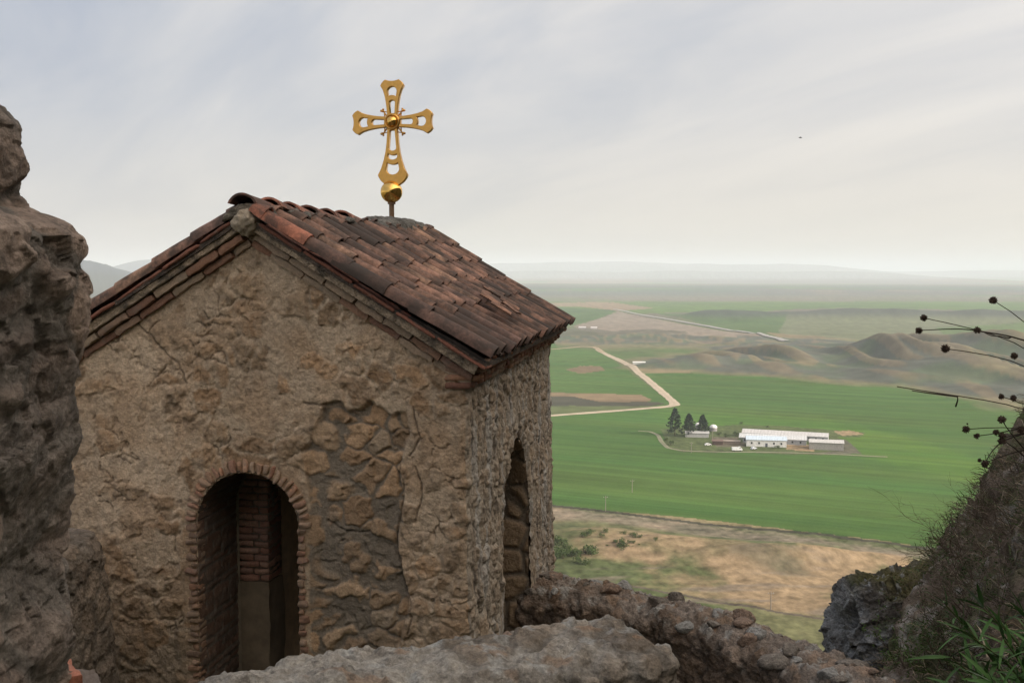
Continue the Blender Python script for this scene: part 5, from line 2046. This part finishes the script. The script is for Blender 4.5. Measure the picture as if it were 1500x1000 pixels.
AN = -0.30
building("long low barn with a pale grey roof at the back of the farm", (1150, 642), AN - 0.06, 50, 9, 3.0, 1.6, (0.40, 0.40, 0.42), (0.50, 0.48, 0.47), 12)
building("middle barn with a pale roof between the back barn and white building", (1132, 648), AN, 38, 9, 3.1, 1.7, (0.30, 0.31, 0.33), (0.52, 0.52, 0.52), 8)
building("white walled farm building with a light blue roof and dark windows", (1122, 652.5), AN + 0.12, 22.5, 8, 4.0, 1.6, (0.72, 0.70, 0.68), (0.50, 0.58, 0.66), 5, 2)
building("grey block shed with a pale roof at the right end of the farm", (1210, 657), AN + 0.05, 18.5, 9, 4.2, 1.1, (0.33, 0.31, 0.29), (0.50, 0.48, 0.46), 0)
building("small grey shed in front of the three dark conifers", (1021, 639.5), AN + 0.15, 14, 5, 2.6, 0.9, (0.40, 0.39, 0.38), (0.42, 0.41, 0.40), 0)
building("dark rusty open store left of the white farm building", (1051, 650.5), AN + 0.1, 6.0, 4, 2.2, 0.6, (0.10, 0.06, 0.05), (0.16, 0.10, 0.08), 0)
building("low brown plank shed next to the white farm building", (1071, 650), AN + 0.1, 10, 3.5, 1.9, 0.5, (0.24, 0.19, 0.15), (0.27, 0.22, 0.18), 0)


def silo(label, pos, r, h):
    p = on_plain(*pos)
    z0 = ground_at(p[0], p[1])
    t = thing("dome_tank", (p[0], p[1], z0), label, "tank")
    a = Acc()
    th = np.arange(24) / 24 * 2 * math.pi
    a.grid(np.array([[(p[0] + r * 0.96 * math.cos(x), p[1] + r * 0.96 * math.sin(x), z0 + zz) for x in th] for zz in (-0.3, h)]), (0.26, 0.24, 0.24), wrap=True)
    a.build("body", M_paint, t)
    b = Acc()
    b.grid(np.array([[(p[0] + r * math.cos(f) * math.cos(x), p[1] + r * math.cos(f) * math.sin(x), z0 + h + r * 0.8 * math.sin(f)) for x in th] for f in np.linspace(0, math.pi / 2, 9)]), (0.74, 0.70, 0.70), wrap=True)
    b.build("dome", M_paint, t)


silo("white domed tank just right of the conifers", (1045, 631), 2.4, 2.2)
silo("white domed tank half hidden between the conifers", (1023, 628), 2.1, 2.4)


def conifer(label, pos, h, w, seed):
    rnd = random.Random(seed)
    p = on_plain(*pos)
    z0 = ground_at(p[0], p[1])
    t = thing("conifer_tree", (p[0], p[1], z0), label, "conifer", "conifers at the farm")
    a = Acc()
    a.tube([(p[0], p[1], z0 - 0.5), (p[0], p[1], z0 + h * 0.5), (p[0] + 0.1, p[1], z0 + h * 0.95)], [0.35, 0.2, 0.04], 8, (0.09, 0.07, 0.05))
    a.build("trunk", M_twig, t)
    b = Acc()
    nb = 150
    for k in range(nb):
        f = (k + rnd.random()) / nb
        f = f ** 0.85
        z = z0 + h * (0.10 + 0.88 * f)
        prof_ = w * (1 - f) ** 0.8 * (0.35 + 0.65 * rnd.random()) + 0.25
        an = rnd.uniform(0, 2 * math.pi)
        tip = np.array((p[0] + prof_ * math.cos(an), p[1] + prof_ * math.sin(an), z + rnd.uniform(0.1, 0.9)))
        c0 = np.array((p[0], p[1], z))
        for j in range(24):
            g = rnd.uniform(0.25, 1) ** 0.7
            q = c0 + (tip - c0) * g + np.array((rnd.gauss(0, 0.22), rnd.gauss(0, 0.22), rnd.gauss(0, 0.2)))
            d = (tip - c0) / np.linalg.norm(tip - c0) + np.array((rnd.gauss(0, 0.5), rnd.gauss(0, 0.5), rnd.gauss(0.1, 0.5)))
            leaf_quads(b, [q], [d], 0.75, 0.42, [np.array((0.022, 0.042, 0.018)) * rnd.uniform(0.6, 1.5)], rnd)
    b.build("crown", M_leaf, t)


conifer("tallest conifer, leftmost of the three dark farm trees", (988.5, 638), 16.5, 7.0, 1)
conifer("middle of the three dark farm conifers", (1009, 639), 13.2, 7.0, 2)
conifer("rightmost of the three dark farm conifers, blunt topped", (1029, 638.5), 12.4, 5.8, 3)


def vehicle(label, pos, ang, ln, wd, ht, col, kind):
    p = on_plain(*pos)
    z0 = ground_at(p[0], p[1]) + 0.02
    t = thing("parked_" + kind, (p[0], p[1], z0), label, kind)
    ax = np.array((math.cos(ang), math.sin(ang), 0))
    ay = np.array((-math.sin(ang), math.cos(ang), 0))
    o = np.array((p[0], p[1], z0))
    A = (ax, ay, AXZ)

    def q(x, y, z):
        return o + ax * x + ay * y + AXZ * z
    b = Acc()
    if kind == "truck":
        side = [(-0.5, 0.55), (-0.5, 1.9), (0.12, 1.9), (0.12, 0.75), (0.14, 0.75), (0.14, 2.1), (0.33, 2.15), (0.42, 1.3), (0.5, 1.15), (0.5, 0.5)]
    else:
        side = [(-0.5, 0.35), (-0.49, 0.95), (-0.36, 1.0), (-0.27, 1.42), (0.10, 1.45), (0.26, 0.98), (0.47, 0.85), (0.5, 0.40)]
    P = np.array([[q(x * ln, y, z * ht / (2.15 if kind == 'truck' else 1.45)) for x, z in side] for y in (-wd / 2, -wd / 2 + 0.08, wd / 2 - 0.08, wd / 2)])
    P[0] = P[0] * 0.98 + P[0].mean(0) * 0.02
    P[3] = P[3] * 0.98 + P[3].mean(0) * 0.02
    b.grid(P, col, wrap=True)
    for i in (0, 3):
        c = P[i].mean(0)
        n = len(side)
        b.add(np.vstack([P[i], c]), [(k, (k + 1) % n, n, n) for k in range(n)], col)
    b.build("body", M_paint, t, smooth=False)
    w = Acc()
    if kind == "truck":
        w.box(q(0.26 * ln, 0, 1.75 * ht / 2.15), A, (0.13 * ln, wd + 0.03, 0.5), (0.03, 0.03, 0.04))
    else:
        w.box(q(-0.07 * ln, 0, 1.2 * ht / 1.45), A, (0.32 * ln, wd + 0.02, 0.28), (0.03, 0.03, 0.04))
    w.build("window", M_glass, t, smooth=False)
    for x in (-0.32, 0.32):
        for y in (-1, 1):
            k = Acc()
            k.tube([q(x * ln, y * (wd / 2 - 0.12), 0.36), q(x * ln, y * (wd / 2 + 0.03), 0.36)], 0.36, 14, cap=True)
            k.build("wheel", M_rubber, t, smooth=False)


vehicle("white truck with a pale box bed parked before the white farm building", (1079.5, 660.5), 0.02, 5.8, 2.0, 2.5, (0.72, 0.72, 0.72), "truck")
vehicle("white car parked alone left of the truck near the dark store", (1037, 652.5), 0.2, 3.8, 1.7, 1.5, (0.72, 0.70, 0.68), "car")
vehicle("small white car parked right of the truck by the building wall", (1104, 658), 0.5, 3.6, 1.7, 1.5, (0.62, 0.64, 0.68), "car")


def utility_pole(label, pos, h, tilt=0.0):
    p = on_plain(*pos)
    z0 = ground_at(p[0], p[1])
    t = thing("utility_pole", (p[0], p[1], z0), label, "utility pole", "utility poles on the plain")
    a = Acc()
    a.tube([(p[0], p[1], z0 - 0.5), (p[0] + tilt, p[1], z0 + h)], [0.16, 0.10], 8, (0.30, 0.26, 0.22), cap=True)
    a.build("post", M_twig, t)
    b = Acc()
    b.box((p[0] + tilt, p[1], z0 + h - 0.7), np.eye(3), (1.8, 0.12, 0.12), (0.28, 0.25, 0.22))
    for dx in (-0.8, 0, 0.8):
        b.tube([(p[0] + tilt + dx, p[1], z0 + h - 0.64), (p[0] + tilt + dx, p[1], z0 + h - 0.35)], 0.05, 6, (0.6, 0.6, 0.58), cap=True)
    b.build("crossarm", M_twig, t)


utility_pole("utility pole at the dark ditch below the green field", (887, 748), 6.5)
utility_pole("thin utility pole standing inside the green field, left part", (926, 721), 6.0)
utility_pole("utility pole on the dry meadow above the low track", (1129, 893), 5.6)
utility_pole("tall utility pole beside the dark store at the farm", (1043.7, 648), 7.5)
utility_pole("utility pole in the crop in front of the farm's left end", (1012.6, 663), 6.0)


def round_shrub(proto_seed):
    rnd = random.Random(proto_seed)
    t = thing("shrub", (0, 0, 0), "x", "shrub")
    a = Acc()
    for k in range(7):
        a.tube([(0, 0, -0.2), (rnd.gauss(0, 0.2), rnd.gauss(0, 0.2), 0.5), (rnd.gauss(0, 0.45), rnd.gauss(0, 0.45), 1.1)], [0.05, 0.03, 0.01], 4, (0.10, 0.08, 0.05))
    a.build("stem", M_twig, t)
    b = Acc()
    cl = [(rnd.gauss(0, 0.42), rnd.gauss(0, 0.42), rnd.uniform(0.3, 1.3), rnd.uniform(0.3, 0.5)) for _ in range(9)]
    for k in range(520):
        cx, cy, cz, cr = rnd.choice(cl)
        d = np.array((rnd.gauss(0, 1), rnd.gauss(0, 1), rnd.gauss(0, 1)))
        d /= np.linalg.norm(d)
        q = np.array((cx, cy, cz)) + d * cr * rnd.uniform(0.5, 1.0)
        leaf_quads(b, [q], [d + np.array((0, 0, 0.4))], 0.22, 0.13, [np.array((0.070, 0.105, 0.030)) * rnd.uniform(0.6, 1.5)], rnd)
    b.build("foliage", M_leaf, t)
    return t


protos = [round_shrub(k) for k in range(3)]
used = [False] * 3


def place_shrub(x_, y_, s, label, group, i):
    pr = protos[i % 3]
    if not used[i % 3]:
        o = pr
        used[i % 3] = True
    else:
        o = pr.copy()
        COL.objects.link(o)
        for ch in pr.children:
            c = ch.copy()
            COL.objects.link(c)
            c.parent = o
    p = on_plain(x_, y_)
    # walk the view line onto the undulating meadow
    for _ in range(4):
        p = on_plain(x_, y_, ground_at(p[0], p[1]))
    o.location = (p[0], p[1], p[2] - 0.1)
    o.rotation_euler = (0, 0, i * 1.3)
    o.scale = (s, s, s * 0.95)
    o['label'] = label
    o['group'] = group


zs = lambda a, b: (780 + a / 3.26, 720 + b / 3.26)
moun = [(238, 212, 1.5), (262, 205, 1.8), (275, 190, 1.4), (330, 210, 1.2), (349, 188, 1.4), (437, 197, 1.2), (478, 207, 1.2), (493, 213, 1.4), (515, 213, 1.0), (586, 228, 1.1), (392, 238, 1.1), (410, 262, 1.6),
        (432, 250, 2.0), (445, 270, 2.0), (425, 285, 1.6), (470, 272, 1.3), (483, 240, 0.9), (358, 257, 0.8), (462, 240, 1.0), (508, 250, 0.6)]
green_s = [(105, 310, 2.2), (120, 290, 2.0), (135, 245, 2.2), (120, 240, 1.8), (150, 262, 1.6), (145, 312, 2.0), (180, 272, 1.3), (190, 300, 2.0), (215, 300, 1.8), (255, 290, 2.4), (280, 292, 2.4), (225, 333, 1.8), (262, 338, 1.5), (100, 322, 2.0)]
for i, (a_, b_, s_) in enumerate(moun):
    x_, y_ = zs(a_, b_ + 5)
    place_shrub(x_, y_, s_ * 0.82, "small dark green shrub dotted over the tan mound of the meadow", "shrubs on the tan meadow mound", i)
for i, (a_, b_, s_) in enumerate(green_s):
    x_, y_ = zs(a_, b_ + 7)
    place_shrub(x_, y_, s_ * 0.95, "green shrub in the thicket beside the chapel's right edge", "shrubs thicket by the chapel corner", i + 1)
yard = [(983, 652, 2.0, "bare pinkish shrub at the bend of the farm track"), (975, 645, 1.4, "small shrub left of the conifers by the track"), (1063, 640, 1.7, "dark shrub behind the plank shed"),
        (1078, 637, 1.5, "dark shrub left of the middle barn"), (1084, 648, 1.8, "shrub against the left end of the white building"), (1139, 656, 1.2, "shrub before the white building's right end"),
        (1086, 621, 1.1, "lone shrub behind the farm on the field edge"), (1125, 626, 1.0, "low shrub behind the long back barn"), (1054, 637, 1.5, "dark shrub right of the domed tank")]
for i, (x_, y_, s_, lab) in enumerate(yard):
    place_shrub(x_, y_, s_, lab, "shrubs around the farm", i)


# distant settlement
def far_shed(label, pos, ln, h, col, rc):
    building(label, pos, -0.05, ln, 7, h, 1.2, col, rc, 0, name="distant_building")


far_shed("tiny pale long shed far off beyond the fields, left one", (853, 481), 13, 2.2, (0.45, 0.42, 0.42), (0.50, 0.46, 0.45))
far_shed("tiny pale long shed far off beyond the fields, right one", (870, 481.5), 11, 2.2, (0.50, 0.46, 0.46), (0.55, 0.50, 0.50))
building("small white roofed shed beside the dirt road below the hills", (936, 538), -0.05, 13, 5, 1.6, 0.7, (0.6, 0.58, 0.55), (0.72, 0.70, 0.66), name="distant_building")


# small bird over the plain
def bird():
    c = at(1172, 202, 95)
    t = thing("flying_bird", c, "tiny dark bird gliding high in the sky right of the cross", "bird")
    a = Acc()
    a.tube([c + (-0.15, 0, 0), c + (-0.05, 0, 0.02), c + (0.10, 0, 0.01), c + (0.2, 0, 0)], [0.01, 0.05, 0.04, 0.01], 8, (0.05, 0.05, 0.05))
    for s in (-1, 1):
        a.add([c + (-0.03, 0, 0.02), c + (0.07, 0, 0.02), c + (0.03, s * 0.22, 0.09), c + (-0.08, s * 0.42, 0.05)], [(0, 1, 2, 3)], (0.05, 0.05, 0.05))
    a.build("body", M_twig, t)


bird()


# ------------------------------------------------------------------ haze
def haze():
    m = bpy.data.materials.new("thin_haze")
    m.use_nodes = True
    nt = m.node_tree
    nt.nodes.clear()
    out = N(nt, 'ShaderNodeOutputMaterial')
    v = N(nt, 'ShaderNodeVolumePrincipled')
    v.inputs['Color'].default_value = (0.84, 0.905, 0.965, 1)
    v.inputs['Density'].default_value = 1.2e-4
    v.inputs['Anisotropy'].default_value = 0.0
    L(nt, v.outputs[0], out.inputs['Volume'])
    x0, x1, y0, y1, z0, z1 = -47500, 47500, -47500, 47500, -125, 215
    V = [(x, y, z) for x in (x0, x1) for y in (y0, y1) for z in (z0, z1)]
    me = bpy.data.meshes.new("haze")
    me.from_pydata(V, [], [(0, 1, 3, 2), (4, 6, 7, 5), (0, 4, 5, 1), (2, 3, 7, 6), (0, 2, 6, 4), (1, 5, 7, 3)])
    me.materials.append(m)
    o = bpy.data.objects.new("haze", me)
    COL.objects.link(o)
    o['kind'] = "stuff"
    o['label'] = "thin pale haze over the whole plain"
    o['category'] = "haze"


haze()
